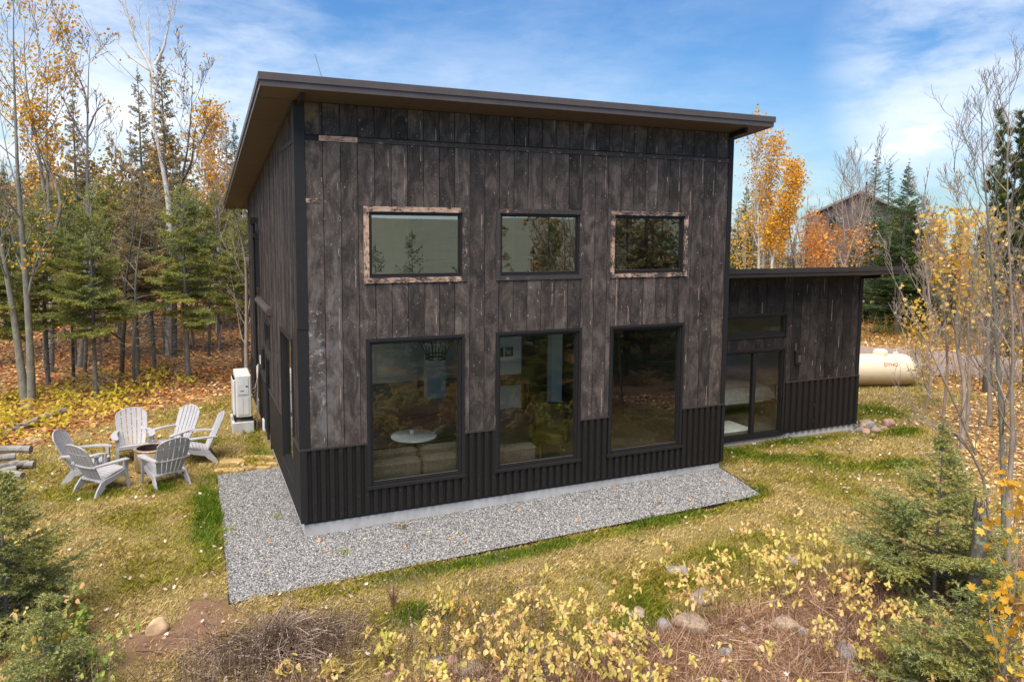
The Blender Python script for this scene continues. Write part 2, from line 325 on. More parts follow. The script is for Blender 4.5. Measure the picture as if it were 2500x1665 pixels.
MT['farwall'] = principled('far_house_wall', (.14, .112, .105), .9, 0, .2, .25, 2)
MT['farroof'] = principled('far_house_roof', (.24, .21, .20), .8)

# ------------------------------------------------------------------ mesh builder
class MB:
    def __init__(s): s.V = []; s.F = {}; s.n = 0; s.A = []
    def add(s, V, F, mi=0, rnd=0.0):
        V = np.asarray(V, float).reshape(-1, 3); F = np.asarray(F, int)
        s.V.append(V); s.A.append(np.full(len(V), rnd) if np.isscalar(rnd) else np.asarray(rnd))
        s.F.setdefault((F.shape[1], mi), []).append(F+s.n); s.n += len(V); return s
    def hexa(s, P, mi=0, rnd=0.0):   # P: 8 points, bottom ring then top ring, counter-clockwise from above
        return s.add(P, [[3, 2, 1, 0], [4, 5, 6, 7], [0, 1, 5, 4], [1, 2, 6, 5], [2, 3, 7, 6], [3, 0, 4, 7]], mi, rnd)
    def box(s, x0, y0, z0, x1, y1, z1, mi=0, rnd=0.0):
        return s.hexa([(x0, y0, z0), (x1, y0, z0), (x1, y1, z0), (x0, y1, z0), (x0, y0, z1), (x1, y0, z1), (x1, y1, z1), (x0, y1, z1)], mi, rnd)
    def bbox(s, x0, y0, z0, x1, y1, z1, b=.01, mi=0):   # bevelled box: vertical-section octagon rings
        rings = []
        for z, i in ((z0, b), (z0+b, 0), (z1-b, 0), (z1, b)):
            a0, a1, c0, c1 = x0+i, x1-i, y0+i, y1-i
            rings.append([(a0+b, c0, z), (a1-b, c0, z), (a1, c0+b, z), (a1, c1-b, z), (a1-b, c1, z), (a0+b, c1, z), (a0, c1-b, z), (a0, c0+b, z)])
        V = np.array(rings).reshape(-1, 3); F = []
        for r in range(3):
            for k in range(8): F.append([r*8+k, r*8+(k+1) % 8, (r+1)*8+(k+1) % 8, (r+1)*8+k])
        s.add(V, F, mi); s.add(V[:8], [list(range(7, -1, -1))], mi); s.add(V[24:], [list(range(8))], mi); return s
    def tube(s, P, R, n=6, mi=0, cap=True, rnd=0.0):
        P = np.asarray(P, float); m = len(P); R = np.broadcast_to(np.asarray(R, float), (m,))
        T = np.gradient(P, axis=0); T /= np.linalg.norm(T, axis=1)[:, None]+1e-9
        ref = np.array([0, 0, 1.]) if abs(T[:, 2]).mean() < .8 else np.array([1., 0, 0])
        A = np.cross(T, ref); A /= np.linalg.norm(A, axis=1)[:, None]+1e-9; B = np.cross(T, A)
        a = np.arange(n)*2*math.pi/n
        V = P[:, None, :]+R[:, None, None]*(A[:, None, :]*np.cos(a)[None, :, None]+B[:, None, :]*np.sin(a)[None, :, None])
        i = np.arange(m-1)[:, None]*n; k = np.arange(n)[None, :]; k2 = (k+1) % n
        F = np.stack([i+k, i+k2, i+n+k2, i+n+k], -1).reshape(-1, 4)
        s.add(V.reshape(-1, 3), F, mi, rnd)
        if cap and n > 3:
            s.add(V[0], [list(range(n-1, -1, -1))], mi, rnd); s.add(V[-1], [list(range(n))], mi, rnd)
        return s
    def lathe(s, prof, c=(0, 0), n=32, mi=0, closed=False):
        prof = np.asarray(prof, float); m = len(prof); a = np.arange(n)*2*math.pi/n
        V = np.stack([c[0]+prof[:, 0:1]*np.cos(a), c[1]+prof[:, 0:1]*np.sin(a), np.repeat(prof[:, 1:2], n, 1)], -1).reshape(-1, 3)
        i = np.arange(m-1)[:, None]*n; k = np.arange(n)[None, :]; k2 = (k+1) % n
        return s.add(V, np.stack([i+k, i+k2, i+n+k2, i+n+k], -1).reshape(-1, 4), mi)
    def mesh(s, name, mats, smooth=False, attr=None):
        me = bpy.data.meshes.new(name); V = np.concatenate(s.V); me.vertices.add(len(V)); me.vertices.foreach_set('co', V.ravel().astype(np.float32))
        L = []; S = []; T = []; MI = []; st = 0
        for (k, mi), fs in s.F.items():
            F = np.concatenate(fs); L.append(F.ravel()); S.append(st+np.arange(len(F))*k); MI.append(np.full(len(F), mi)); T.append(np.full(len(F), k)); st += F.size
        L = np.concatenate(L); S = np.concatenate(S); MI = np.concatenate(MI)
        me.loops.add(len(L)); me.loops.foreach_set('vertex_index', L.astype(np.int32)); me.polygons.add(len(S)); me.polygons.foreach_set('loop_start', S.astype(np.int32))
        me.polygons.foreach_set('loop_total', np.concatenate(T).astype(np.int32))
        me.polygons.foreach_set('material_index', MI.astype(np.int32)); me.polygons.foreach_set('use_smooth', np.full(len(S), smooth))
        me.update(calc_edges=True)
        if attr:
            at = me.attributes.new(attr, 'FLOAT', 'POINT'); at.data.foreach_set('value', np.concatenate(s.A).astype(np.float32))
        for m in (mats if isinstance(mats, (list, tuple)) else [mats]): me.materials.append(m)
        return me
    def build(s, name, mats, parent=None, smooth=False, attr=None, **tags):
        return link(name, s.mesh(name, mats, smooth, attr), parent, **tags)
def build_each(self, name, mats, parent=None):
    base = 0; out = []
    offs = np.cumsum([0]+[len(v) for v in self.V])
    for i, V in enumerate(self.V):
        q = MB(); lo, hi = offs[i], offs[i+1]
        for (k, mi), fs in self.F.items():
            for f in fs:
                if f.min() >= lo and f.max() < hi: q.F.setdefault((k, mi), []).append(f-lo)
        q.V = [V]; q.A = [self.A[i]]; q.n = len(V); out.append(q.build(name, mats, parent))
    return out
MB.build_each = build_each
def link(name, me, parent=None, loc=None, **tags):
    o = bpy.data.objects.new(name, me); COL.objects.link(o)
    if parent is not None: o.parent = parent
    if loc is not None: o.location = loc
    for k, v in tags.items(): o[k] = v
    return o
def thing(name, label, cat, loc=(0, 0, 0), rz=0, group=None, mesh=None):
    o = bpy.data.objects.new(name, mesh); COL.objects.link(o); o.location = loc; o.rotation_euler = (0, 0, rz)
    o['label'] = label; o['category'] = cat
    if group: o['group'] = group
    return o
def dup(root, loc, rz=0, label=None, group=None, scale=None):
    r = root.copy(); COL.objects.link(r); r.location = loc; r.rotation_euler = (0, 0, rz)
    if scale: r.scale = (scale, scale, scale)
    if label: r['label'] = label
    if group: r['group'] = group
    for ch in list(root.children):
        c = ch.copy(); COL.objects.link(c); c.parent = r
        for g in list(ch.children):
            d = g.copy(); COL.objects.link(d); d.parent = c
    return r

# ------------------------------------------------------------------ terrain
def vn(x, y, sc, seed=0):
    r = np.random.default_rng(seed).random((64, 64)); X = np.asarray(x)*sc; Y = np.asarray(y)*sc
    i = np.floor(X).astype(int); j = np.floor(Y).astype(int); u = X-i; v = Y-j; u = u*u*(3-2*u); v = v*v*(3-2*v)
    g = lambda a, b: r[a % 64, b % 64]
    return (g(i, j)*(1-u)+g(i+1, j)*u)*(1-v)+(g(i, j+1)*(1-u)+g(i+1, j+1)*u)*v
def fbm(x, y, sc, seed=0, o=4):
    t = 0; a = .5
    for k in range(o): t = t+a*vn(x, y, sc*2**k, seed+k); a *= .5
    return t/(1-.5**o)
def sm(x, a, b):
    t = np.clip((np.asarray(x, float)-a)/(b-a), 0, 1); return t*t*(3-2*t)
def gpad(x, y): return (sm(x, -1.14, -1.06)*sm(y, -1.66, -1.56)*sm(x, 7.9, 7.7)*sm(y, .2, .0)+sm(x, -1.14, -1.06)*sm(x, .2, 0)*sm(y, -.1, .1)*sm(y, 3.62, 3.56)).clip(0, 1)
def HT(x, y):
    x = np.asarray(x, float); y = np.asarray(y, float)
    z = (.0115*np.clip(x, -1.2, 8)-.045)*np.where(x < .15, sm(y, 6.5, 4), sm(y, 1.1, .3))*sm(x, 10.5, 8)*sm(x, -9, -4)
    z = z+.085*np.clip(y-19, 0, 17)*sm(x, 5, -3)
    z = z-.06*gpad(x, y)
    z = z+(fbm(x, y, .35, 5)-.5)*.10*sm(np.hypot(x-4, y-3), 6, 12)
    z = z-.35*sm(y, -5, -9)
    d = np.clip(-y-13, 0, None)
    z = z-30*(1-np.exp(-d/90.))*sm(d, 0, 10)+sm(d, 900, 2600)*(52+42*vn(x, y, .0011, 8)+14*vn(x, y, .004, 9))
    b = np.clip(y-70, 0, None); z = z-25*(1-np.exp(-b/200.))
    return z
def house_mask(x, y, m=0.0):
    return ((x > -m) & (x < 7.92+m) & (y > -m) & (y < 9.6+m)) | ((x > 7.9) & (x < 12.85+m) & (y > 1.19-m) & (y < 7.5))
GR = np.array([(-1.10, 3.60), (-1.13, -1.63), (7.62, -1.45), (7.93, .05), (7.93, .3), (.1, .3), (.1, 3.62)])
def inpoly(x, y, P):
    c = np.zeros(np.shape(x), bool); n = len(P)
    for i in range(n):
        x0, y0 = P[i]; x1, y1 = P[(i+1) % n]
        if y0 == y1: continue
        k = ((y0 > y) != (y1 > y)) & (x < (x1-x0)*(y-y0)/(y1-y0)+x0); c ^= k
    return c
def gau(x, y, cx, cy, rx, ry, a=0):
    dx = x-cx; dy = y-cy; ca, sa = math.cos(a), math.sin(a)
    return np.exp(-(((dx*ca+dy*sa)/rx)**2+((-dx*sa+dy*ca)/ry)**2))
def masks(x, y):
    n = fbm(x, y, .55, 21); n2 = fbm(x, y, 1.7, 31)
    g = .12+.75*(n-.32)+.5*(n2-.5)
    ex = np.zeros(np.shape(x))
    for (cx, cy, rx, ry, a, s) in ((-1.3, 1.5, .22, 1.6, 0, 1.1), (-1.25, 3.2, .3, .6, 0, .6), (2.6, -1.85, 1.8, .17, .02, 1.1), (5.5, -1.72, 1.8, .16, .02, .9), (7.3, -1.45, .8, .3, .5, .8),
            (-2.0, 3.2, .35, .3, 0, .9), (-2.9, 3.2, .4, .25, 0, .7), (-1.2, 5.6, .5, .8, 0, .5), (8.6, .6, .9, .5, 0, .6), (10.8, .9, 2.2, .22, 0, .75), (9.6, .0, 1.3, .35, -.35, .7),
            (13.6, .55, .7, .25, 0, .8), (11.2, -1.1, 1.2, .3, -.3, .6), (14.6, 2.2, 1.6, .8, 0, .6), (.9, -2.9, .5, .25, 0, .8), (3.2, -4.2, .8, .5, 0, .55), (-.3, 5.2, .3, 1.5, 0, .5), (5.5, -3.0, 1.5, .4, .2, .3)):
        ex = np.maximum(ex, s*gau(x, y, cx, cy, rx, ry, a))
    g = np.clip(g+ex*(.75+.5*n2), 0, 1)
    wob = (fbm(x, y, .45, 41)-.5)*3.0
    edge = np.where(x < 0, y-(6.9+.25*np.clip(-2-x, 0, 6)*-1.0), y-60)      # the woods' edge on the left
    edgeL = y-np.interp(x, [-9, -5.5, -4.2, -2.5, -1, .3, 3], [3.5, 5.2, 6.6, 8.2, 9.6, 10.5, 12])
    lit = sm(edgeL+wob, -.5, 1.6)*(x < 7)
    lit = np.maximum(lit, sm(y-13+wob, 0, 2)*(x < 9))
    lit = np.maximum(lit, sm(x-17.5+wob, 0, 3)*(y < 17)*.8)
    lit = np.maximum(lit, sm(x-(9.5+.9*(y+4))+wob*.6, 0, 2.)*(y < 2)*.7)
    lit = np.maximum(lit, .35*sm(fbm(x, y, .8, 77), .55, .7)*sm(y, 2.5, 5)*(x < 0))
    dirt = np.clip(1.3*gau(x, y, -1.75, -2.0, .75, .8, .3)+.9*gau(x, y, -1.3, -1.0, .4, .5)+.6*gau(x, y, 1.3, -1.95, .9, .18)+.0, 0, 1)*sm(n2, .3, .55)
    bank = sm(-4.05-.10*np.clip(x-2, 0, 6)-y+(fbm(x, y, .7, 51)-.5)*1.2, -.2, .5)*sm(x, -.8, .8)
    back = sm(y, -7.6, -9.5); bank2 = sm(-3.2-y+(fbm(x, y, .7, 52)-.5), -.2, .8)*sm(x, .8, -.8)*.6
    dirt = np.maximum(dirt, np.maximum(bank, bank2))*(1-back); g = np.maximum(g, back*.9)
    return g*(1-.7*lit), lit, dirt
def graded(a, b, step, lo, hi, k=1.16):
    c = list(np.arange(a, b+1e-6, step)); s = step; v = b
    while v < hi: s *= k; v += s; c.append(v)
    s = step; v = a; pre = []
    while v > lo: s *= k; v -= s; pre.append(v)
    return np.array(pre[::-1]+c)
def add_attrs(me, d):
    for k, v in d.items():
        at = me.attributes.new(k, 'FLOAT', 'POINT'); at.data.foreach_set('value', np.asarray(v, np.float32))
gx = graded(-14, 24, .17, -4500, 4500); gy = graded(-9, 24, .17, -5000, 600)
X, Y = np.meshgrid(gx, gy); Z = HT(X, Y)-.02*house_mask(X, Y, -.1)
nx = len(gx); ny = len(gy)
ii = (np.arange(ny-1)[:, None]*nx+np.arange(nx-1)[None, :]).ravel()
b = MB().add(np.stack([X.ravel(), Y.ravel(), Z.ravel()], -1), np.stack([ii, ii+1, ii+nx+1, ii+nx], -1))
me = b.mesh('ground', MT['ground'], True); g_, l_, d_ = masks(X.ravel(), Y.ravel()); add_attrs(me, dict(green=g_, litter=l_, dirt=d_))
link('ground', me, kind='structure')

def on(u, v, z=0.0):
    """point on the ground seen at that spot of the photograph"""
    d = Fw+R2*(u-1250)/FPX-U2*(v-735.353)/FPX; t = (z-CAM[2])/d[2]; p = CAM+d*t; return float(p[0]), float(p[1])
def at(u, dist, vtop=None):
    """ground point in that direction at that distance, and the height whose top reaches vtop"""
    d = Fw+R2*(u-1250)/FPX; h = np.array([d[0], d[1]]); w = h@np.array([Fw[0], Fw[1]])/math.cos(PIT)
    k = dist/ (h@np.array([math.sin(YAW), math.cos(YAW)])); x, y = CAM[0]+h[0]*k, CAM[1]+h[1]*k
    z = float(HT(x, y)); top = CAM[2]+(559-(vtop if vtop is not None else 559))*dist/FPX*1.01
    return x, y, z, top-z

# ------------------------------------------------------------------ driveway
dp = [(12, 21), (17.5, 14.6), (21.4, 8.9), (23.4, 5.6), (26, 1), (32, -8)]
cl_ = np.array([(np.interp(t, range(6), [p[0] for p in dp]), np.interp(t, range(6), [p[1] for p in dp])) for t in np.linspace(0, 5, 80)])
tt = np.gradient(cl_, axis=0); tt /= np.linalg.norm(tt, axis=1)[:, None]; nn = np.stack([-tt[:, 1], tt[:, 0]], -1)
off = np.linspace(-2.6, 2.6, 12); P = cl_[:, None, :]+nn[:, None, :]*(off[None, :, None]*(1+.12*np.sin(np.arange(80)*.9))[:, None, None])
Pz = HT(P[..., 0], P[..., 1])+.035
b = MB(); i0 = (np.arange(79)[:, None]*12+np.arange(11)[None, :]).ravel()
b.add(np.concatenate([P, Pz[..., None]], -1).reshape(-1, 3), np.stack([i0, i0+12, i0+13, i0+1], -1)); b.build('driveway', MT['drive'], smooth=True, kind='structure')
def dside(x, y):
    """signed distance from the drive's middle, positive away from the house"""
    d = np.hypot(np.asarray(x)[:, None]-cl_[None, :, 0], np.asarray(y)[:, None]-cl_[None, :, 1]); i = d.argmin(1); v = np.stack([x-cl_[i, 0], y-cl_[i, 1]], -1); return d.min(1)*np.sign((v*nn[i]).sum(1))

# ------------------------------------------------------------------ the house
W_, D_ = 7.92, 9.6; KS = .117; ZC = .187
def zs(y): return 6.445-KS*y
house = thing('house', 'tall black charred-wood house with a sloping roof, ribbed metal skirt and low annex', 'house')
# openings: (a0, a1, z0, z1) along each wall
UP = [(.975, 2.633, 3.801, 4.968), (3.137, 4.760, 3.801, 4.968), (5.309, 6.938, 3.801, 4.968)]
LO = [(.994, 2.593, .574, 2.945), (3.146, 4.750, .574, 2.945), (5.329, 6.923, .574, 2.945)]
SIDE = [(.733, 2.301, .519, 2.895), (4.557, 5.335, .04, 1.94), (4.325, 5.36, 2.156, 2.683), (6.31, 7.67, 3.1, 4.6)]
WING = [(8.85, 10.61, 2.336, 2.865), (8.85, 10.60, .10, 2.10)]
WX, WY, WD = 12.85, 1.193, 7.4
def zw(y): return 3.70-.117*(y-.59)
def cells(a0, a1, z0, z1, ops):
    """split [a0,a1]x[z0,z1] round the openings"""
    cuts = sorted(set([a0, a1]+[v for o in ops for v in o[:2] if a0 < v < a1])); out = []
    for p, q in zip(cuts, cuts[1:]):
        m = (p+q)/2; iv = [(z0, z1)]
        for o in ops:
            if o[0] < m < o[1]:
                nv = []
                for lo, hi in iv:
                    if o[2] > lo: nv.append((lo, min(hi, o[2])))
                    if o[3] < hi: nv.append((max(lo, o[3]), hi))
                iv = [(l, h) for l, h in nv if h-l > .004]
        out += [(p, q, l, h) for l, h in iv]
    return out
def slab(mb, wall, a0, a1, z0, za, zb, d0, d1, mi=0, rnd=0.0):
    """a block in a wall: a along it, z0 bottom, za/zb top at its two ends, d0 (outer) to d1 (inner)"""
    if wall == 'f': P = [(a0, d0, z0), (a1, d0, z0), (a1, d1, z0), (a0, d1, z0), (a0, d0, za), (a1, d0, zb), (a1, d1, zb), (a0, d1, za)]
    elif wall == 's': P = [(d0, a0, z0), (d1, a0, z0), (d1, a1, z0), (d0, a1, z0), (d0, a0, za), (d1, a0, za), (d1, a1, zb), (d0, a1, zb)]
    else: P = [(a0, WY+d0, z0), (a1, WY+d0, z0), (a1, WY+d1, z0), (a0, WY+d1, z0), (a0, WY+d0, za), (a1, WY+d0, zb), (a1, WY+d1, zb), (a0, WY+d1, za)]
    mb.hexa(P, mi, rnd)
def clad(mb, wall, start, end, pitch, z0, top, ops, seed, bt=None):
    rg = random.Random(seed); a = start
    k = 0
    while a < end-.01:
        e = min(end, a+pitch); r = rg.random(); d = rg.uniform(-.006, .004)
        segs = [(z0, None)]
        for p, q, lo, hi in cells(a+.0050, e-.0050, z0, 99, ops):
            ta, tb = (top(p), top(q)) if callable(top) else (top, top)
            if hi < 90: ta = tb = hi
            if bt and lo < bt-.03 < hi:      # a batten line parts the boards
                slab(mb, wall, p, q, lo, bt-.045, bt-.045, d, .026, 0, r)
                slab(mb, wall, p, q, bt+.045, ta, tb, d, .026, 0, (r*3.7+.31) % 1)
            elif min(ta, tb)-lo > .01: slab(mb, wall, p, q, lo, ta, tb, d, .026, 0, r)
        a = e; k += 1
ZM = 1.315
b = MB(); clad(b, 'f', .336-.2555*.8, 7.83, .2555, ZM, zs(0)-.004, [(o[0]+.03, o[1]-.03, o[2]+.03, o[3]-.03) for o in UP+LO], 4, 5.945)
b.build('front_cladding', MT['char'], house, attr='rnd', label='weathered charred boards with pale chips and knots')
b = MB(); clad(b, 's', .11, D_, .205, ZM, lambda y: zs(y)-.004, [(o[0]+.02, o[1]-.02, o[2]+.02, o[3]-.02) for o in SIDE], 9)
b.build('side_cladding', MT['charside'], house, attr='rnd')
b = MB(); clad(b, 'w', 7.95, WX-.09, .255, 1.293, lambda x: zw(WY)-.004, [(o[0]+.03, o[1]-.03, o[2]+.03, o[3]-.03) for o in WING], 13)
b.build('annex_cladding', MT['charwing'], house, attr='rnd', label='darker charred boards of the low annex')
# wall cores and white interior lining
def core(name, wall, a0, a1, z0, top, ops, d0, d1, mat, grow=0):
    b = MB()
    for p, q, lo, hi in cells(a0, a1, z0, 99, [(o[0]-grow+.05, o[1]+grow-.05, o[2]-grow+.05, o[3]+grow-.05) for o in ops]):
        ta, tb = (top(p), top(q)) if hi > 90 else (hi, hi)
        slab(b, wall, p, q, lo, ta-.006 if hi > 90 else ta, tb-.006 if hi > 90 else tb, d0, d1)
    return b.build(name, mat, house)
core('front_wall', 'f', .027, W_-.027, .14, lambda a: zs(.1), UP+LO, .027, .10, MT['trim'])
core('interior_lining', 'f', .19, W_-.19, .21, lambda a: zs(.2), UP+LO, .101, .13, MT['dry'])
core('side_wall', 's', .101, D_-.03, .14, zs, SIDE, .027, .10, MT['trim'])
core('interior_lining', 's', .132, D_-.2, .21, zs, SIDE, .101, .13, MT['dry'])
core('annex_wall', 'w', 7.93, WX-.03, .14, lambda a: zw(WY+.1), WING, .027, .10, MT['trim'])
core('interior_lining', 'w', 8.06, WX-.15, .21, lambda a: zw(WY+.15), WING, .101, .13, MT['dry'])
b = MB()      # right wall of the tower, with its cladding face, and back wall
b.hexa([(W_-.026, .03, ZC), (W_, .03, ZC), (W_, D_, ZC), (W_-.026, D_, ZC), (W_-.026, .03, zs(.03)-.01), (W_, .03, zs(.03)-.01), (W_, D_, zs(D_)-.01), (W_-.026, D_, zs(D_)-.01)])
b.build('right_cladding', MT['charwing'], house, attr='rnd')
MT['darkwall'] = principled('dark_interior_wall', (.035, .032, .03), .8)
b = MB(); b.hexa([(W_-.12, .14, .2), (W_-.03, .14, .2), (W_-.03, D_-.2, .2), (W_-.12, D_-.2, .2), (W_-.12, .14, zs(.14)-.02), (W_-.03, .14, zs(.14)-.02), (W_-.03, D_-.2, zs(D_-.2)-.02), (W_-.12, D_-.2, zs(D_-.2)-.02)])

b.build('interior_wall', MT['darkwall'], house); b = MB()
BK = [(.3, 2.7, .4, 2.6), (.3, 2.7, 3.0, 5.0)]  # unseen glassless back-wall openings, added to let daylight brighten the rooms
for p, q, lo, hi in cells(.14, W_-.13, .2, 99, BK): b.box(p, D_-.19, lo, q, D_-.1, min(hi, zs(D_)-.03))
b.build('interior_wall', MT['dry'], house)
b = MB()
for p, q, lo, hi in cells(.03, W_-.03, .14, 99, BK): b.box(p, D_-.09, lo, q, D_-.01, min(hi, zs(D_)-.02))
b.build('back_wall', MT['trim'], house)
b = MB(); b.box(WX-.12, WY+.14, .14, WX-.03, WD-.1, zw(WD)-.02); [b.box(p, WD-.09, lo, q, WD, min(hi, zw(WD)-.02)) for p, q, lo, hi in cells(7.93, WX-.03, .14, 99, [(8.4, 12.3, .5, 2.3)])]; b.build('annex_inner_wall', MT['dry'], house)  # wide unseen opening in the annex back wall, added to light the bedroom
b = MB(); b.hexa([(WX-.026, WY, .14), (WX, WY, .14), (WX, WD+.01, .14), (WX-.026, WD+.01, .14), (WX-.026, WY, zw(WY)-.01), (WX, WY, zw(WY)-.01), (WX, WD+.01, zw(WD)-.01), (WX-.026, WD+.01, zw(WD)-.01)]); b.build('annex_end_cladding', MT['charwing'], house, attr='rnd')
# foundation
b = MB(); b.box(.035, .035, -.5, W_-.035, D_-.02, ZC-.004); b.build('foundation', MT['concrete'], house)
b = MB(); b.box(7.89, WY+.035, -.5, WX-.035, WD-.02, .138); b.build('annex_foundation', MT['concrete'], house)
# ribbed metal skirt
def ribs(mb, wall, a0, a1, z0, z1, pitch=.1335, ph=0.0):
    base, rib, sl_ = .012, -.028, .013
    cut = [a0]; a = math.floor(a0/pitch)*pitch+ph
    prof = []
    while a < a1+pitch:
        prof += [(a, base), (a+sl_, rib), (a+pitch*.60, rib), (a+pitch*.60+sl_, base)]; a += pitch
    xs = np.array([p[0] for p in prof]); ys = np.array([p[1] for p in prof])
    A = np.array(sorted(set([a0, a1]+[x for x in xs if a0 < x < a1]))); Dp = np.interp(A, xs, ys)
    n = len(A)
    def pt(a, d, z): return (a, d, z) if wall == 'f' else ((d, a, z) if wall == 's' else (a, WY+d, z))
    V = [pt(a, d, z0) for a, d in zip(A, Dp)]+[pt(a, d, z1) for a, d in zip(A, Dp)]+[pt(a, .024, z0) for a in A]
    F = [[i, i+1, n+i+1, n+i] for i in range(n-1)]+[[2*n+i, 2*n+i+1, i+1, i] for i in range(n-1)]
    if wall == 's': F = [f[::-1] for f in F]
    mb.add(V, F)
b = MB()
for p, q, lo, hi in cells(.06, W_-.05, ZC-.002, ZM-.012, LO): ribs(b, 'f', p, q, lo, hi)
sr = random.Random(5)
for k in range(60):
    a = .12+k*.1335*1.0
    if a > W_-.1: break
    for z in (.26, .50, 1.24):
        if any(o[0]-.06 < a < o[1]+.06 and o[2]-.06 < z < o[3] for o in LO): continue
        if sr.random() < .3: continue
        aa = math.floor(a/.1335)*.1335+.045; b.lathe([(.001, 0), (.0075, .001)], (0, 0), 6, 1); V = b.V[-1]; V[:] = np.stack([aa+V[:, 0], -.0295-V[:, 2]*0, z+V[:, 1]], -1)
b.build('metal_skirt', [MT['metal'], MT['fascia']], house)
b = MB()
for p, q, lo, hi in cells(.05, D_, ZC-.002, ZM-.012, SIDE): ribs(b, 's', p, q, lo, hi)
b.build('metal_skirt', MT['metal'], house)
b = MB()
for p, q, lo, hi in cells(10.60, WX-.04, .132, 1.282, []): ribs(b, 'w', p, q, lo, hi, .180)
b.build('metal_skirt', MT['metal'], house)
b = MB()      # flashing on top of the skirt, broken by the lower windows
for p, q in ((-.034, .994), (2.593, 3.146), (4.75, 5.329), (6.923, W_+.01)): b.box(p, -.034, ZM-.016, q, .012, ZM+.012)
for p, q in ((.013, .733), (2.301, 4.557), (5.335, D_)): b.box(-.034, p, ZM-.016, .010, q, ZM+.012)
b.box(10.6, WY-.034, 1.277, WX+.01, WY+.010, 1.305)
b.build_each('skirt_flashing', MT['fascia2'], house)
b = MB()      # corner trims
b.box(-.030, -.012, ZM+.013, .132, .02, 3.14); b.box(-.030, .0205, ZM+.013, .0, .11, 3.14)
b.box(-.020, -.020, 3.142, .132, .02, zs(0)-.005); b.box(-.020, .0205, 3.142, .0, .11, zs(.11)-.005)
b.box(-.03, -.03, ZC-.006, .06, .02, ZM-.017); b.box(-.03, .0205, ZC-.006, .0, .05, ZM-.017)
b.box(W_-.09, -.012, ZM+.013, W_+.012, .029, zs(0)-.005); b.box(W_-.05, -.03, ZC-.006, W_+.012, .02, ZM-.017)
b.box(WX-.09, WY-.012, 1.306, WX+.012, WY+.02, zw(WY)-.005); b.box(WX-.04, WY-.03, .13, WX+.012, WY+.02, 1.276)
b.build_each('corner_trim', MT['trim'], house)
# battens across the boards
b = MB(); b.box(.90, -.014, 5.905, 7.825, .001-.008, 5.975); b.build('batten', MT['batten'], house)
b = MB(); b.box(.336, -.016, 5.90, .897, -.008, 5.978); b.build('batten', MT['battenraw'], house, label='short bare pale length of batten at the left end')
b = MB(); b.box(.135, -.016, 5.0, .338, -.008, 5.065); b.build('wood_block', MT['trim3'], house, label='short charred wood block with pale edges by the corner')
b = MB(); b.box(-.012, .12, zs(.1)-.56, -.007, 1.9, zs(.1)-.50); b.build('batten', MT['trim'], house)
# roof
def roof(name, x0, x1, y0, y1, zf, th1, th2):
    """zf(y) soffit height; upper fascia band th1 over a set-back lower band th2"""
    R = MB(); e = .022
    def q(mb, xa, xb, ya, yb, za, zb, mi=0): mb.hexa([(xa, ya, zf(ya)+za), (xb, ya, zf(ya)+za), (xb, yb, zf(yb)+za), (xa, yb, zf(yb)+za), (xa, ya, zf(ya)+zb), (xb, ya, zf(ya)+zb), (xb, yb, zf(yb)+zb), (xa, yb, zf(yb)+zb)], mi)
    q(R, x0+e+.02, x1-e-.02, y0+e+.02, y1-e-.02, .006, th1+th2-.003); o = R.build('roof', MT['roof'], house)
    a = MB(); q(a, x0, x1, y0, y0+.035, th2, th1+th2); q(a, x0, x0+.035, y0+.0352, y1-.0352, th2, th1+th2); q(a, x1-.035, x1, y0+.0352, y1-.0352, th2, th1+th2); q(a, x0, x1, y1-.035, y1, th2, th1+th2)
    a.build('fascia', MT['fascia'] if name == 'main' else MT['fascia2'], o)
    a = MB(); q(a, x0+e, x1-e, y0+e, y0+e+.018, 0, th2-.002); q(a, x0+e, x0+e+.018, y0+e+.0182, y1-e-.0182, 0, th2-.002); q(a, x1-e-.018, x1-e, y0+e+.0182, y1-e-.0182, 0, th2-.002); q(a, x0+e, x1-e, y1-e-.018, y1-e, 0, th2-.002)
    a.build('lower_fascia', MT['fascia'] if name == 'main' else MT['fascia2'], o)
    return o, q
ro, q = roof('main', -.535, 8.345, -.62, 11.16, zs, .098, .080)
b = MB(); ys = [-.575, -.05]+list(np.arange(1.2, 11.2, 1.22))+[11.115]
xs_ = [-.49, 1.6, 4.04, 6.48, 8.30]
for i in range(len(xs_)-1): q(b, xs_[i]+.006, xs_[i+1]-.006, -.575, -.003, .004, .0055-.02+.02+.001)
for ya, yb in zip(ys[1:], ys[2:]):
    q(b, -.49, -.036, ya+.006, yb-.006, .004, .0065); q(b, W_+.02, 8.30, ya+.006, yb-.006, .004, .0065)
q(b, .0, W_, 9.63, 11.11, .004, .0065)
b.build('soffit', MT['soffit'], ro)
for xa in (2.52, 5.57):
    b = MB(); b.box(xa, -.6225, zs(-.62)+.081, xa+.03, -.6202, zs(-.62)+.176); b.build('fascia_joint', MT['fascia'], ro)
b = MB()
for xa in (.035, W_-.085): b.hexa([(xa, -.42, zs(-.42)-.085), (xa+.05, -.42, zs(-.42)-.085), (xa+.05, -.013, zs(0)-.08), (xa, -.013, zs(0)-.08), (xa, -.42, zs(-.42)), (xa+.05, -.42, zs(-.42)), (xa+.05, -.013, zs(-.013)), (xa, -.013, zs(-.013))])
b.build_each('beam_end', MT['trim'], ro)
rw, q = roof('annex', W_+.014, 13.35, .59, WD+.9, zw, .10, .075)
b = MB()
for xa, xb in ((W_+.05, 10.4), (10.4, 13.3)): q(b, xa+.002, xb-.002, .63, WY-.002, .004, .0065)
q(b, WX+.02, 13.3, WY, WD+.85, .004, .0065); b.build('soffit', MT['soffit'], rw)
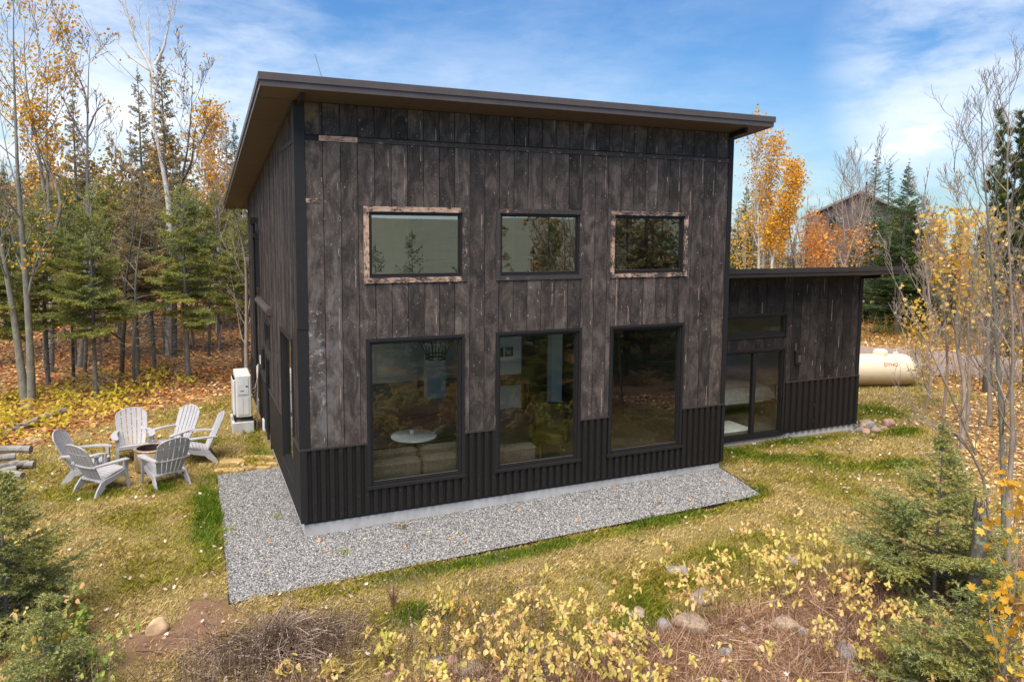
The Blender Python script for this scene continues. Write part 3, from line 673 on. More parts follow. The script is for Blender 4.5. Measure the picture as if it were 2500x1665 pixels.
b = MB(); b.hexa([(WX-.05, .70, zw(.7)-.08), (WX, .70, zw(.7)-.08), (WX, WY-.013, zw(WY)-.075), (WX-.05, WY-.013, zw(WY)-.075), (WX-.05, .70, zw(.7)), (WX, .70, zw(.7)), (WX, WY-.013, zw(WY)), (WX-.05, WY-.013, zw(WY))])
b.build('beam_end', MT['trim'], rw)
# windows
def window(wall, o, tw, tmat, proud=.022, label=None, glass='glass', sill=False, mull=None, name='window', fr=.034):
    a0, a1, z0, z1 = o; t = MB()
    def B(mb, p, q, lo, hi, d0, d1): slab(mb, wall, p, q, lo, hi, hi, d0, d1)
    B(t, a0, a1, z1-tw, z1, -proud, .026); B(t, a0-(.025 if sill else 0), a1+(.025 if sill else 0), z0, z0+tw, -proud-(.02 if sill else 0), .026)
    B(t, a0, a0+tw, z0+tw, z1-tw, -proud, .026); B(t, a1-tw, a1, z0+tw, z1-tw, -proud, .026)
    w_ = t.build(name, tmat, house)
    if label: w_['label'] = label
    f = MB(); i = tw+.004
    def ring(mb, i, wd, d0, d1):
        B(mb, a0+i, a1-i, z1-i-wd, z1-i, d0, d1); B(mb, a0+i, a1-i, z0+i, z0+i+wd, d0, d1)
        B(mb, a0+i, a0+i+wd, z0+i+wd, z1-i-wd, d0, d1); B(mb, a1-i-wd, a1-i, z0+i+wd, z1-i-wd, d0, d1)
    ring(f, i, fr, .002, .10); ring(f, i+fr, .016, .030, .10)
    if mull: 
        for m in mull: B(f, m-.045, m+.045, z0+i+fr+.016, z1-i-fr-.016, .006, .09)
    f.build('frame', MT['trim'], w_)
    j = i+fr+.008
    g = MB(); edges = [a0+j]+(mull or [])+[a1-j]
    for p, q_ in zip(edges, edges[1:]):
        pa = p+(.04 if mull and p in mull else 0); qb = q_-(.04 if mull and q_ in mull else 0)
        if wall == 'f': V = [(pa, .046, z0+j), (qb, .046, z0+j), (qb, .046, z1-j), (pa, .046, z1-j)]
        elif wall == 's': V = [(.046, qb, z0+j), (.046, pa, z0+j), (.046, pa, z1-j), (.046, qb, z1-j)]
        else: V = [(pa, WY+.046, z0+j), (qb, WY+.046, z0+j), (qb, WY+.046, z1-j), (pa, WY+.046, z1-j)]
        g.add(V, [[0, 1, 2, 3]])
    g.build('pane', MT[glass], w_)
    s = MB(); k = i+fr+.016                              # bright edge bead round the glass
    if wall == 'f':
        B(s, a0+k, a1-k, z0+k, z0+k+.008, .022, .040); s.build('glazing_bead', MT['fascia'], w_)
    return w_
window('f', UP[0], .078, MT['trim1'], .026, 'upper window with pale bare wood trim', 'glassup')
window('f', UP[1], .072, MT['trim2'], .026, 'upper window with blackened chipped trim', 'glassup')
window('f', UP[2], .072, MT['trim3'], .026, 'upper window with flaking pale trim', 'glassup')
for o in LO: window('f', o, .045, MT['trim'], .030, None, 'glass', True)
window('s', SIDE[0], .055, MT['trim'], .030); window('s', SIDE[2], .05, MT['trim'], .022); window('s', SIDE[3], .05, MT['trim'], .022)
window('w', WING[0], .05, MT['trim'], .025, 'wide strip window of the annex'); window('w', WING[1], .055, MT['trim'], .025, None, 'glass', False, [9.74], 'sliding_door')
b = MB(); b.bbox(10.46, WY-.055, .95, 10.49, WY-.026, 1.25, .006); b.build('door_handle', MT['trim'], [o for o in house.children if o.name.startswith('sliding_door')][0])
# side door set back in its opening
b = MB(); a0, a1, z0, z1 = SIDE[1]
b.box(-.02, a0, z0, .10, a0+.05, z1); b.box(-.02, a1-.05, z0, .10, a1, z1); b.box(-.02, a0+.05, z1-.05, .10, a1-.05, z1); dr = b.build('door', MT['trim'], house)
b = MB(); b.box(.06, a0+.052, z0, .098, a1-.052, z1-.052); b.build('door_leaf', MT['metal'], dr)
b = MB(); b.tube([(.055, a0+.12, 1.0), (.02, a0+.12, 1.0), (.02, a0+.22, 1.0)], .011, 8); b.build('handle', MT['black'], dr)
b = MB(); pr_ = [(-.0, 2.91), (-.075, 2.915), (-.105, 2.95), (-.105, 3.0), (-.07, 3.04), (0, 3.05)]      # rounded awning case
V = [(x, y, z) for y in (3.95, 6.95) for x, z in pr_]; n = len(pr_)
b.add(V, [[i, i+1, n+i+1, n+i][::-1] for i in range(n-1)]); b.add(V, [list(range(n))]); b.add(V, [list(range(2*n-1, n-1, -1))]); b.build('awning_case', MT['fascia'], house)
b = MB(); b.tube([(-.10, 6.75, 1.0), (-.10, 6.70, 4.78)], .045, 8); b.box(-.17, 6.62, 4.72, -.02, 6.80, 4.86); b.box(-.12, 6.55, 4.4, -.0, 6.7, 4.5); b.build('line_cover', MT['trim'], house)
b = MB(); b.bbox(-.07, 5.72, 1.52, -.004, 5.98, 1.98, .015); lp = b.build('wall_lamp', MT['trim'], house); b = MB(); b.bbox(-.09, 5.80, 1.62, -.071, 5.90, 1.82, .008); b.build('lamp_glass', MT['whiteplastic'], lp)
b = MB(); b.bbox(-.05, 7.15, .22, -.005, 7.5, .52, .012); b.build('meter_box', MT['whiteplastic'], house)
b = MB(); b.bbox(-.06, 5.78, .10, -.005, 6.02, .36, .015); b.build('outlet_cover', MT['whiteplastic'], house)
b = MB(); b.bbox(10.83, WY-.095, 1.69, 10.99, WY-.008, 2.0, .012); lp = b.build('wall_lamp', MT['trim'], house)
b = MB(); b.bbox(10.87, WY-.112, 1.74, 10.95, WY-.096, 1.90, .006); b.build('lamp_glass', MT['fascia'], lp)
b = MB(); b.box(-.12, D_-.5, 3.75, -.03, D_-.1, 3.84); b.build('bracket', MT['farroof'], house)
# inside
b = MB(); b.box(.133, .133, .16, W_-.122, D_-.2, .20); b.box(8.05, WY+.133, .16, WX-.122, WD-.1, .20); b.build('floor', MT['floorwood'], house)
b = MB(); b.hexa([(.2, .2, zs(.2)-.05), (W_-.14, .2, zs(.2)-.05), (W_-.14, D_-.22, zs(D_-.2)-.05), (.2, D_-.22, zs(D_-.2)-.05), (.2, .2, zs(.2)-.02), (W_-.14, .2, zs(.2)-.02), (W_-.14, D_-.22, zs(D_-.2)-.02), (.2, D_-.22, zs(D_-.2)-.02)]); b.build('ceiling', MT['dry'], house)
b = MB(); b.box(3.05, 4.9, 2.72, W_-.125, D_-.21, 2.92); b.build('loft_floor', MT['dry'], house)
b = MB(); b.box(4.15, 7.0, .201, 4.62, 7.4, 2.70); b.box(5.25, 5.35, .201, 6.05, 5.5, 2.71); b.box(6.9, 5.35, .201, 7.2, 5.6, 2.71); b.build_each('partition', MT['dry'], house)
b = MB(); b.tube([(3.1, 4.94, 3.86), (5.6, 4.94, 3.86)], .025, 6); b.tube([(3.1, 4.94, 2.98), (5.6, 4.94, 2.98)], .02, 6)
for k in range(15): b.tube([(3.1+k*.1786, 4.94, 2.98), (3.1+k*.1786, 4.94, 3.86)], .012 if k not in (0, 14) else .04, 5)
b.build('loft_railing', MT['black'], house)
b = MB(); b.box(5.75, 4.95, 2.93, 6.75, 5.15, zs(5)-.1); b.box(3.75, 7.2, 2.93, 5.1, 7.4, zs(7.2)-.1); b.build_each('loft_partition', MT['charwing'], house)

# furniture seen through the glass
rug = thing('rug', 'pale rug with dark stripes lying behind the round marble table', 'rug')
b = MB(); b.box(2.2, 3.1, .202, 4.6, 5.6, .215); b.build('rug_pile', MT['rug'], rug)
b = MB()
for i in (.12, .3, .42):
    x0, x1, y0, y1 = 2.2+i, 4.6-i, 3.1+i, 5.6-i
    b.box(x0, y0, .2155, x1, y0+.04, .219); b.box(x0, y1-.04, .2155, x1, y1, .219); b.box(x0, y0+.041, .2155, x0+.04, y1-.041, .219); b.box(x1-.04, y0+.041, .2155, x1, y1-.041, .219)
b.build('border', MT['rugline'], rug)
sofa = thing('sofa', 'long grey-brown sofa standing with its back to the lower left windows', 'sofa')
b = MB(); b.bbox(.55, .42, .25, 4.1, 1.35, .52, .04); b.build('seat', MT['sofa'], sofa)
b = MB()
for x0, x1 in ((.56, 1.08), (1.10, 1.98), (2.0, 3.0), (3.02, 4.08)): b.bbox(x0, .30, .30, x1, .56, .86, .05)
b.build('backrest', MT['sofa'], sofa)
b = MB()
for x0, x1 in ((.62, 2.0), (2.04, 3.02)): b.bbox(x0, .58, .53, x1, .80, .98, .07)
b.build('back_cushion', MT['sofa'], sofa)
tb = thing('marble_table', 'round white marble table behind the sofa in the lower left window', 'table', (2.40, 2.30, 0))
b = MB(); b.lathe([(.001, .64), (.40, .64), (.435, .650), (.44, .665), (.43, .68), (.001, .682)], n=48); b.build('tabletop', MT['marble'], tb, True)
b = MB(); b.lathe([(.22, .2), (.22, .23), (.06, .26), (.05, .6), (.12, .64)], n=24); b.build('pedestal', MT['black'], tb, True)
cn = thing('candle', 'small white candle standing on the round marble table', 'candle', (2.38, 2.36, .683)); b = MB(); b.lathe([(.001, 0), (.04, 0), (.04, .09), (.001, .095)], n=16); b.build('candle_wax', MT['marble'], cn, True)
ch = thing('chandelier', 'black iron tiered chandelier hanging behind the lower left window', 'chandelier', (3.02, 2.85, 0))
b = MB()
for r, z in ((.36, 2.50), (.34, 2.42), (.20, 2.12), (.19, 2.04)):
    a = np.linspace(0, 2*math.pi, 25); b.tube(np.stack([r*np.cos(a), r*np.sin(a), np.full(25, z)], -1), .014, 6, cap=False)
for k in range(12):
    a = k*math.pi/6; b.tube([(.35*math.cos(a), .35*math.sin(a), 2.38), (.35*math.cos(a), .35*math.sin(a), 2.72)], .014, 5)
    if k % 2: b.tube([(.195*math.cos(a), .195*math.sin(a), 2.0), (.195*math.cos(a), .195*math.sin(a), 2.3)], .012, 5); b.tube([(.195*math.cos(a), .195*math.sin(a), 2.1), (.35*math.cos(a), .35*math.sin(a), 2.45)], .008, 5)
b.build('tiers', MT['black'], ch)
b = MB(); b.tube([(0, 0, 2.1), (0, 0, zs(2.85)-.06)], .012, 6)
for k in range(4):
    a = k*math.pi/2; b.tube([(.35*math.cos(a), .35*math.sin(a), 2.7), (0, 0, 3.3)], .008, 5)
b.build('chain', MT['black'], ch)
cs = thing('console_table', 'black console table with turned legs against the white wall in the middle window', 'table', (5.55, 5.1, .2))
b = MB(); b.bbox(-.55, -.2, .68, .55, .22, .86, .01); b.build('tabletop', MT['black'], cs)
for sx in (-.5, .5):
    for sy in (-.15, .17):
        b = MB(); b.lathe([(.03, 0)]+[(.018+.014*(k % 2), .06+k*.045) for k in range(13)]+[(.03, .68)], (sx, sy), 10); b.build('leg', MT['black'], cs, True)
ac = thing('armchair', 'olive velvet chair inside the middle lower window', 'armchair', (5.0, 1.7, .2), 2.6)
b = MB(); b.bbox(-.3, -.3, .22, .3, .3, .45, .04); b.build('seat', MT['olive'], ac)
b = MB(); b.bbox(-.32, -.38, .30, .32, -.26, .95, .05); b.bbox(-.38, -.3, .30, -.30, .2, .62, .03); b.bbox(.30, -.3, .30, .38, .2, .62, .03); b.build('backrest', MT['olive'], ac)
for sx in (-.25, .25):
    for sy in (-.25, .25): b = MB(); b.tube([(sx, sy, .22), (sx*1.1, sy*1.1, 0)], .015, 6); b.build('leg', MT['brass'], ac)
st = thing('side_table', 'brass side table beside the olive chair in the middle lower window', 'table', (4.55, 1.15, .2))
b = MB(); b.lathe([(.001, .5), (.2, .5), (.2, .52), (.001, .522)], n=20); b.build('tabletop', MT['brass'], st)
b = MB(); b.lathe([(.15, 0), (.15, .02), (.02, .04), (.02, .5)], n=14); b.build('pedestal', MT['brass'], st)
fr_ = None
for k, (dx, dz) in enumerate(((-.13, 0), (.13, .01))):
    p = thing('picture_frame', 'small dark framed picture, %s, hanging above the console table' % ('left of the pair' if k == 0 else 'right of the pair'), 'picture', (5.58+dx, 5.345, 1.62+dz), group='pictures above the console table')
    b = MB(); b.box(-.1, -.02, -.11, .1, .0, .11); b.build('frame', MT['black'], p); b = MB(); b.box(-.08, -.024, -.09, .08, -.021, .09); b.build('print', MT['rug'], p)
bd = thing('bed', 'unmade bed with rumpled white covers inside the sliding door', 'bed', (10.6, 3.6, .2))
b = MB(); b.bbox(-1.3, -1.0, .18, 1.2, .9, .30, .02); b.build('frame', MT['black'], bd)
b = MB(); b.bbox(-1.25, -.97, .302, 1.15, .86, .52, .06); b.build('mattress', MT['bed'], bd)
gxx, gyy = np.meshgrid(np.linspace(-1.32, 1.0, 60), np.linspace(-1.03, .9, 50)); gz = .54+.16*fbm(gxx, gyy, 2.2, 3)+.10*gau(gxx, gyy, -.9, 0, .5, .8)
gz = np.where((gyy < -.95) | (gxx < -1.25), .30, gz); ii = (np.arange(49)[:, None]*60+np.arange(59)[None, :]).ravel()
b = MB().add(np.stack([gxx.ravel(), gyy.ravel(), gz.ravel()], -1), np.stack([ii, ii+1, ii+61, ii+60], -1)); b.build('duvet', MT['bed'], bd, True)
for sx, sy in ((-1.15, -.85), (1.05, -.85), (-1.15, .75), (1.05, .75)): b = MB(); b.box(sx-.03, sy-.03, 0, sx+.03, sy+.03, .18); b.build('leg', MT['black'], bd)
rg2 = thing('rug', 'pale fur rug on the bedroom floor just inside the sliding door', 'rug', (9.5, 1.9, .202)); b = MB(); b.bbox(-.55, -.45, 0, .5, .35, .03, .012); b.build('rug_pile', MT['bed'], rg2)

# ------------------------------------------------------------------ gravel apron with its steel edging
b = MB()
def tri_sheet(P, z, step=.25):
    xs = np.arange(P[:, 0].min(), P[:, 0].max()+step, step)
    return xs
def HP(x, y): return .0115*np.asarray(x, float)-.057
V = [(x, y, float(HP(x, y))) for x, y in GR]
b.add([V[0], V[1], V[5], V[6]], [[0, 1, 2, 3]]); b.add([V[1], V[2], V[4], V[5]], [[0, 1, 2, 3]]); b.add([V[2], V[3], V[4]], [[0, 1, 2]])
gb = b.build('gravel_path', MT['gravelbase'], kind='structure')
rg = np.random.default_rng(3)
def rotm(rg, n):
    q = rg.normal(size=(n, 4)); q /= np.linalg.norm(q, axis=1)[:, None]; w, x, y, z = q.T
    return np.stack([1-2*(y*y+z*z), 2*(x*y-z*w), 2*(x*z+y*w), 2*(x*y+z*w), 1-2*(x*x+z*z), 2*(y*z-x*w), 2*(x*z-y*w), 2*(y*z+x*w), 1-2*(x*x+y*y)], -1).reshape(n, 3, 3)
n = 135000; px_ = rg.uniform(-1.15, 8, n); py_ = rg.uniform(-1.65, 3.62, n)
k = inpoly(px_, py_, GR) & ~house_mask(px_, py_, -.03) & (rg.random(n) < np.where(py_ < -.0, 1, .8)); px_, py_ = px_[k], py_[k]; n = len(px_)
ex_x = rg.uniform(-1.1, 2.6, 500); ex_y = -1.65-np.abs(rg.normal(0, .14, 500))-.02*0; kk = rg.random(500) < .5
px_ = np.concatenate([px_, ex_x[kk]]); py_ = np.concatenate([py_, ex_y[kk]]); pz_ = np.where(inpoly(px_, py_, GR), HP(px_, py_)+.004, HT(px_, py_)+.01); n = len(px_)
T8 = np.array([(1, 0, 0), (-1, 0, 0), (0, 1, 0), (0, -1, 0), (0, 0, 1), (0, 0, -1)], float); FT = np.array([[0, 2, 4], [2, 1, 4], [1, 3, 4], [3, 0, 4], [2, 0, 5], [1, 2, 5], [3, 1, 5], [0, 3, 5]])
S = rg.uniform(.007, .017, n)[:, None, None]*T8[None]*rg.uniform(.6, 1.2, (n, 6, 1)); S = np.einsum('nij,nkj->nki', rotm(rg, n), S)*np.array([1, 1, .75])
V = S+np.stack([px_, py_, pz_], -1)[:, None, :]; b = MB().add(V.reshape(-1, 3), (FT[None]+(np.arange(n)*6)[:, None, None]).reshape(-1, 3)); b.build('gravel', MT['gravel'], kind='stuff', label='pale grey crushed stone', category='gravel')
b = MB(); pts = [GR[0], GR[1], GR[2], GR[3]]
for (xa, ya), (xb, yb) in zip(pts, pts[1:]):
    dx, dy = xb-xa, yb-ya; L = math.hypot(dx, dy); ox, oy = dy/L*.005, -dx/L*.005
    m = max(2, int(L/.6)); 
    for j in range(m):
        p0 = (xa+dx*j/m, ya+dy*j/m); p1 = (xa+dx*(j+1)/m, ya+dy*(j+1)/m); za = float(HP(*p0)); zb = float(HP(*p1))
        b.hexa([(p0[0]-ox, p0[1]-oy, za-.03), (p0[0]+ox, p0[1]+oy, za-.03), (p1[0]+ox, p1[1]+oy, zb-.03), (p1[0]-ox, p1[1]-oy, zb-.03), (p0[0]-ox, p0[1]-oy, za+.014), (p0[0]+ox, p0[1]+oy, za+.014), (p1[0]+ox, p1[1]+oy, zb+.014), (p1[0]-ox, p1[1]-oy, zb+.014)])
b.build('garden_edging', MT['trim'], label='thin black edging strip round the gravel', category='edging')

# ------------------------------------------------------------------ garden things
def adirondack(label, x, y, head):
    t = thing('garden_chair', label, 'chair', (x, y, float(HT(x, y))+.0), math.radians(head)-math.pi/2, 'grey garden chairs round the fire pit')
    return t
def chair_parts(t):
    # seat: side rails and seven cross slats curving down to the back
    ys = np.linspace(.30, -.20, 9); zz_ = .375-.13*((.30-ys)/.5)**1.1+.012*np.cos((ys-.05)*9)
    b = MB()
    for k in range(8):
        y0, y1, z0, z1 = ys[k]-.004, ys[k+1]+.004, zz_[k], zz_[k+1]
        b.hexa([(-.255, y1, z1-.022), (.255, y1, z1-.022), (.255, y0, z0-.022), (-.255, y0, z0-.022), (-.255, y1, z1), (.255, y1, z1), (.255, y0, z0), (-.255, y0, z0)])
    b.hexa([(-.26, .296, .27), (.26, .296, .27), (.26, .325, .30), (-.26, .325, .30), (-.26, .28, .375), (.26, .28, .375), (.26, .325, .365), (-.26, .325, .365)])
    b.build('seat', MT['greyplastic'], t)
    # back: six slats under one arch, leaning away
    b = MB(); n = 6
    def bp(u, h, d=0.0):      # u across -1..1, h along the back 0..1
        wdt = .205+.075*math.sin(min(h, .75)/.75*math.pi/2); yy = -.165-.30*h-.03*math.sin(h*2.2)+.035*u*u; z = .235+.715*h
        return (u*wdt, yy-d, z-d*.35)
    for k in range(n):
        ua, ub = -1+2*k/n+.028, -1+2*(k+1)/n-.028
        if k == 0: ua = -1
        if k == n-1: ub = 1
        def top(u): return .78+.22*math.sqrt(max(0, 1-(u*.96)**2))
        hs = np.linspace(0, 1, 9); V = []
        for h in hs:
            ta, tb_ = top(ua), top(ub)
            V += [bp(ua, h*ta), bp(ub, h*tb_), bp(ub, h*tb_, .016), bp(ua, h*ta, .016)]
        F = []
        for i in range(8):
            a = i*4
            for j in range(4): F.append([a+j, a+4+j, a+4+(j+1) % 4, a+(j+1) % 4])
        b.add(V, F); b.add(V[:4], [[0, 1, 2, 3]]); b.add(V[-4:], [[3, 2, 1, 0]])
    P = [bp(u, .78+.22*math.sqrt(max(0, 1-(u*.96)**2)), .008) for u in np.linspace(-1, 1, 17)]; P = [bp(-1, h, .008) for h in (0, .25, .5, .7)]+P+[bp(1, h, .008) for h in (.7, .5, .25, 0)]
    b.tube(P, .013, 6)
    for h in (.02, .40, ): b.tube([bp(u, h, .022) for u in np.linspace(-1.1, 1.1, 9)], .02, 6)
    b.tube([bp(u, .74, .012) for u in np.linspace(-1, 1, 9)], .009, 5)
    b.build('backrest', MT['greyplastic'], t)
    for s in (-1, 1):      # arms widen to the front
        b = MB(); st_ = [(-.33, .27, .045, .545), (-.15, .31, .045, .555), (.05, .335, .055, .56), (.22, .335, .06, .555), (.31, .32, .055, .545), (.34, .30, .03, .53)]; V = []
        for y, x, wd, z in st_: V += [(s*(x-wd), y, z-.025), (s*(x+wd), y, z-.025), (s*(x+wd), y, z), (s*(x-wd), y, z)]
        F = [[i*4+j, i*4+(j+1) % 4, i*4+4+(j+1) % 4, i*4+4+j] for i in range(5) for j in range(4)]
        if s < 0: F = [f[::-1] for f in F]
        b.add(V, F); e = [[3, 2, 1, 0]] if s > 0 else [[0, 1, 2, 3]]; b.add(V[:4], e); b.add(V[-4:], [e[0][::-1]]); b.build('armrest', MT['greyplastic'], t)
        b = MB()             # front leg, tapering and splayed
        R = [(.285, .285, .07, .045, .55), (.285, .275, .075, .05, .36), (.30, .30, .05, .035, .12), (.31, .315, .035, .03, 0)]; V = []
        for x, y, dx, dy, z in R: V += [(s*x-dx/2, y-dy/2, z), (s*x+dx/2, y-dy/2, z), (s*x+dx/2, y+dy/2, z), (s*x-dx/2, y+dy/2, z)]
        F = [[i*4+j, i*4+4+j, i*4+4+(j+1) % 4, i*4+(j+1) % 4] for i in range(3) for j in range(4)]
        b.add(V, F); b.add(V[-4:], [[3, 2, 1, 0]]); b.build('leg', MT['greyplastic'], t)
        b = MB()             # side rail running back and down to the rear foot
        R = [(.30, .36, .08), (.10, .30, .085), (-.10, .262, .10), (-.19, .235, .13), (-.285, .11, .08), (-.34, .0, .045)]; V = []
        for i, (y, z, hgt) in enumerate(R):
            xo = .27+.03*max(0, i-2)/3; zz2 = max(z-hgt, 0) if i < 5 else 0; yb = y+(.0 if i < 3 else .03)
            V += [(s*(xo-.018), y, z), (s*(xo+.018), y, z), (s*(xo+.018), y+(.05 if i > 2 else 0), zz2), (s*(xo-.018), y+(.05 if i > 2 else 0), zz2)]
        F = [[i*4+j, i*4+4+j, i*4+4+(j+1) % 4, i*4+(j+1) % 4] for i in range(5) for j in range(4)]
        if s < 0: F = [f[::-1] for f in F]
        b.add(V, F); b.build('leg', MT['greyplastic'], t)
cl_lab = [("grey slatted garden chair at the front left, dark back to us, overlapping the chair behind", -3.02, 3.52, 40),
 ("grey slatted garden chair nearest the gravel, seen from behind in front of the fire pit", -1.97, 3.45, 113),
 ("grey slatted garden chair at the far left, half hidden by the one before it", -3.32, 4.22, -14),
 ("grey slatted garden chair behind the fire pit, facing us square on", -2.60, 5.15, -84),
 ("grey slatted garden chair behind the fire pit and turned left, between two others", -1.86, 5.12, 222),
 ("grey slatted garden chair on the right of the ring, seen in profile facing left", -1.40, 4.62, 184)]
c0 = adirondack(*cl_lab[0]); chair_parts(c0)
for L_, x, y, hd in cl_lab[1:]: dup(c0, (x, y, float(HT(x, y))), math.radians(hd)-math.pi/2, L_)
fp = thing('fire_pit', 'round bronze-coloured steel fire pit between the garden chairs', 'fire pit', (-2.24, 4.40, -.02))
b = MB(); b.lathe([(.30, .0), (.305, .03), (.305, .37), (.30, .375)], n=48); b.build('drum', MT['steel'], fp, True)
b = MB(); b.lathe([(.31, .376), (.318, .39), (.31, .405), (.262, .41), (.255, .40), (.26, .378)], n=48); b.build('rim', MT['steel'], fp, True)
b = MB(); b.lathe([(.256, .40), (.25, .2), (.24, .08), (.001, .07)], n=48); b.build('liner', MT['soot'], fp, True)
hp = thing('heat_pump', 'white outdoor heat pump standing on a concrete block by the side wall', 'heat pump', (-.44, 6.68, 0))
b = MB(); b.bbox(-.15, -.47, .36, .18, .47, 1.32, .02)
b.build('housing', MT['whitemetal'], hp)
b = MB(); b.bbox(-.21, -.42, .40, -.152, .30, 1.22, .025); b.build('fan_cover', MT['whitemetal'], hp)
b = MB(); b.bbox(-.11, -.482, .88, .12, -.472, 1.26, .004); b.bbox(-.11, -.482, .42, -.0, -.472, .82, .004); b.bbox(.01, -.482, .42, .12, -.472, .82, .004); b.build('service_panel', MT['whitemetal'], hp)
b = MB(); b.box(.06, -.4845, 1.05, .11, -.4825, 1.08); b.box(-.05, -.4845, .96, .02, -.4825, .975); b.box(-.10, -.4845, 1.1, .0, -.4825, 1.24, 1); b.build('label_plate', [MT['black'], MT['whiteplastic']], hp)
b = MB()
for y in (-.38, .38): b.box(-.20, y-.02, .30, .20, y+.02, .359)
for x in (-.19, .17):
    b.box(x, -.42, .26, x+.03, .42, .299)
b.build('stand', MT['trim'], hp)
for ya, yb in ((-.48, -.2), (.2, .48)): b = MB(); b.bbox(-.24, ya, -.05, .22, yb, .25, .012); b.build('concrete_block', MT['concrete'], hp)
b = MB()
for k in range(3):
    z0 = .95-.1*k; b.tube([(.18, -.30+.05*k, z0), (.27, -.32+.05*k, z0+.04), (.33, -.28, z0+.25+.08*k), (.34, -.1, 1.35+.05*k)], .012, 6)
b.tube([(.30, -.2, .0), (.31, -.3, .5), (.36, -.15, 1.5)], .016, 6); b.build('hose', MT['cable'], hp)
# propane tank beyond the annex
tk = thing('propane_tank', 'cream propane tank with tan stained belly behind the low annex', 'gas tank', (17.10, 4.58, -.12), math.radians(-20))
R_ = .485; prof = [(.001, -1.55)]+[(R_*math.sin(a), -1.10-.45*math.cos(a)) for a in np.linspace(.2, math.pi/2, 8)]+[(R_, -.5), (R_, .5)]+[(R_*math.cos(a), 1.10+.45*math.sin(a)) for a in np.linspace(0, math.pi/2-.2, 8)]+[(.001, 1.55)]
b = MB(); b.lathe(prof, n=40); 
for V in b.V: V[:] = np.stack([V[:, 2]*1.0, V[:, 0], V[:, 1]+.62], -1)
b.build('tank_shell', MT['tank'], tk, True)
b = MB(); b.lathe([(.21, 1.05), (.21, 1.17), (.18, 1.23), (.10, 1.26), (.001, 1.265)], (.42, 0), 24); b.build('dome_lid', MT['tankdome'], tk, True)
b = MB(); b.tube([(.9, 0, 1.08), (.9, 0, 1.16)], .08, 12); b.tube([(.93, 0, 1.1), (.93, 0, 1.27)], .018, 6); b.build('valve', MT['whitemetal'], tk)
b = MB(); a = np.linspace(0, 2*math.pi, 40); b.tube(np.stack([np.full(40, .78), (R_+.002)*np.cos(a), .62+(R_+.002)*np.sin(a)], -1), .005, 5, cap=False); b.build('weld_seam', MT['stonegrey'], tk)
for x in (-.8, .8): b = MB(); b.box(x-.08, -.3, -.05, x+.08, .3, .18); b.build('foot', MT['concrete'], tk)
def text(name, body, size, mat, parent, loc, rot, ext=.002, wrap=None):
    cu = bpy.data.curves.new(name, 'FONT'); cu.body = body; cu.size = size; cu.extrude = ext; cu.align_x = 'CENTER'; cu.align_y = 'CENTER'
    tmp = bpy.data.objects.new('tmp', cu); COL.objects.link(tmp); dg = bpy.context.evaluated_depsgraph_get(); me = bpy.data.meshes.new_from_object(tmp.evaluated_get(dg)); bpy.data.objects.remove(tmp)
    me.materials.clear(); me.materials.append(mat)
    o = link(name, me, parent); o.location = loc; o.rotation_euler = rot; return o
text('lettering', 'DYNO', .15, MT['red'], tk, (.52, -.430, .86), (math.radians(60), 0, 0))
# marker pipe by the annex wall
pp = thing('standpipe', 'thin black pipe standing upright against the annex wall', 'pipe', (11.35, 1.06, 0))
b = MB(); b.tube([(0, 0, -.05), (0, 0, .72), (.0, 0, .735), (.05, 0, .74)], .022, 8); b.build('pipe_body', MT['black'], pp)
b = MB(); b.lathe([(.03, .36), (.03, .42)], n=10); b.build('collar', MT['black'], pp)

def rockmesh(name, rad, seed, mat, flat=.7, sub=3):
    import bmesh
    bm = bmesh.new(); bmesh.ops.create_icosphere(bm, subdivisions=sub, radius=1); r = np.random.default_rng(seed)
    D = [(r.normal(size=3), r.uniform(.45, .85)) for _ in range(12)]
    for v in bm.verts:
        c = np.array(v.co); 
        for d, h in D:
            d = d/np.linalg.norm(d); k = c@d
            if k > h: c = c-d*(k-h)*.85
        c = c*(1+.05*math.sin(c[0]*5+seed)+.05*math.sin(c[1]*7+seed*2)+.03*math.sin(c[2]*9))
        v.co = Vector(c*np.array([rad[0], rad[1], rad[2]]))
    me = bpy.data.meshes.new(name); bm.to_mesh(me); bm.free(); me.materials.append(mat); me.polygons.foreach_set('use_smooth', [True]*len(me.polygons)); return me
# stones at the annex corner
stones = [('large long tan field stone at the rear of the pile by the annex', 13.02, 1.55, .33, .17, .13, 'stonetan', .2), ('second long grey-brown stone lying behind the pile towards its right', 13.42, 1.35, .26, .15, .12, 'stone', -.3),
 ('reddish stone forming the right end of the pile by the annex', 13.66, .98, .22, .17, .17, 'stonepink', .1), ('small grey stone touching the annex foundation', 12.86, 1.02, .12, .11, .10, 'stonegrey', 0), ('round pink stone at the front of the pile, near the annex foundation', 12.74, .78, .12, .10, .10, 'stonepink', .4),
 ('smooth brown stone, middle of the pile front, larger than its neighbours', 12.96, .75, .16, .12, .13, 'stone', 1.2), ('flat tan stone just right of the smooth brown one', 13.14, .86, .14, .12, .09, 'stonetan', .6), ('grey stone buried in the middle of the pile', 13.26, 1.08, .15, .12, .10, 'stonegrey', .3),
 ('low mossy stone between the pile middle and the reddish stone', 13.42, .92, .15, .11, .09, 'stone', .0), ('pale stone perched on top of the pile', 13.12, 1.22, .14, .10, .11, 'stonetan', .9), ('dark stone against the annex foundation at the back of the pile', 12.94, 1.28, .14, .11, .09, 'stonegrey', .5)]
for i, (lb, x, y, rx, ry, rz_, m, a) in enumerate(stones): thing('field_stone', lb, 'stone', (x, y, float(HT(x, y))+rz_*.35), a, 'field stones piled at the annex corner', rockmesh('field_stone', (rx, ry, rz_), i+3, MT[m]))
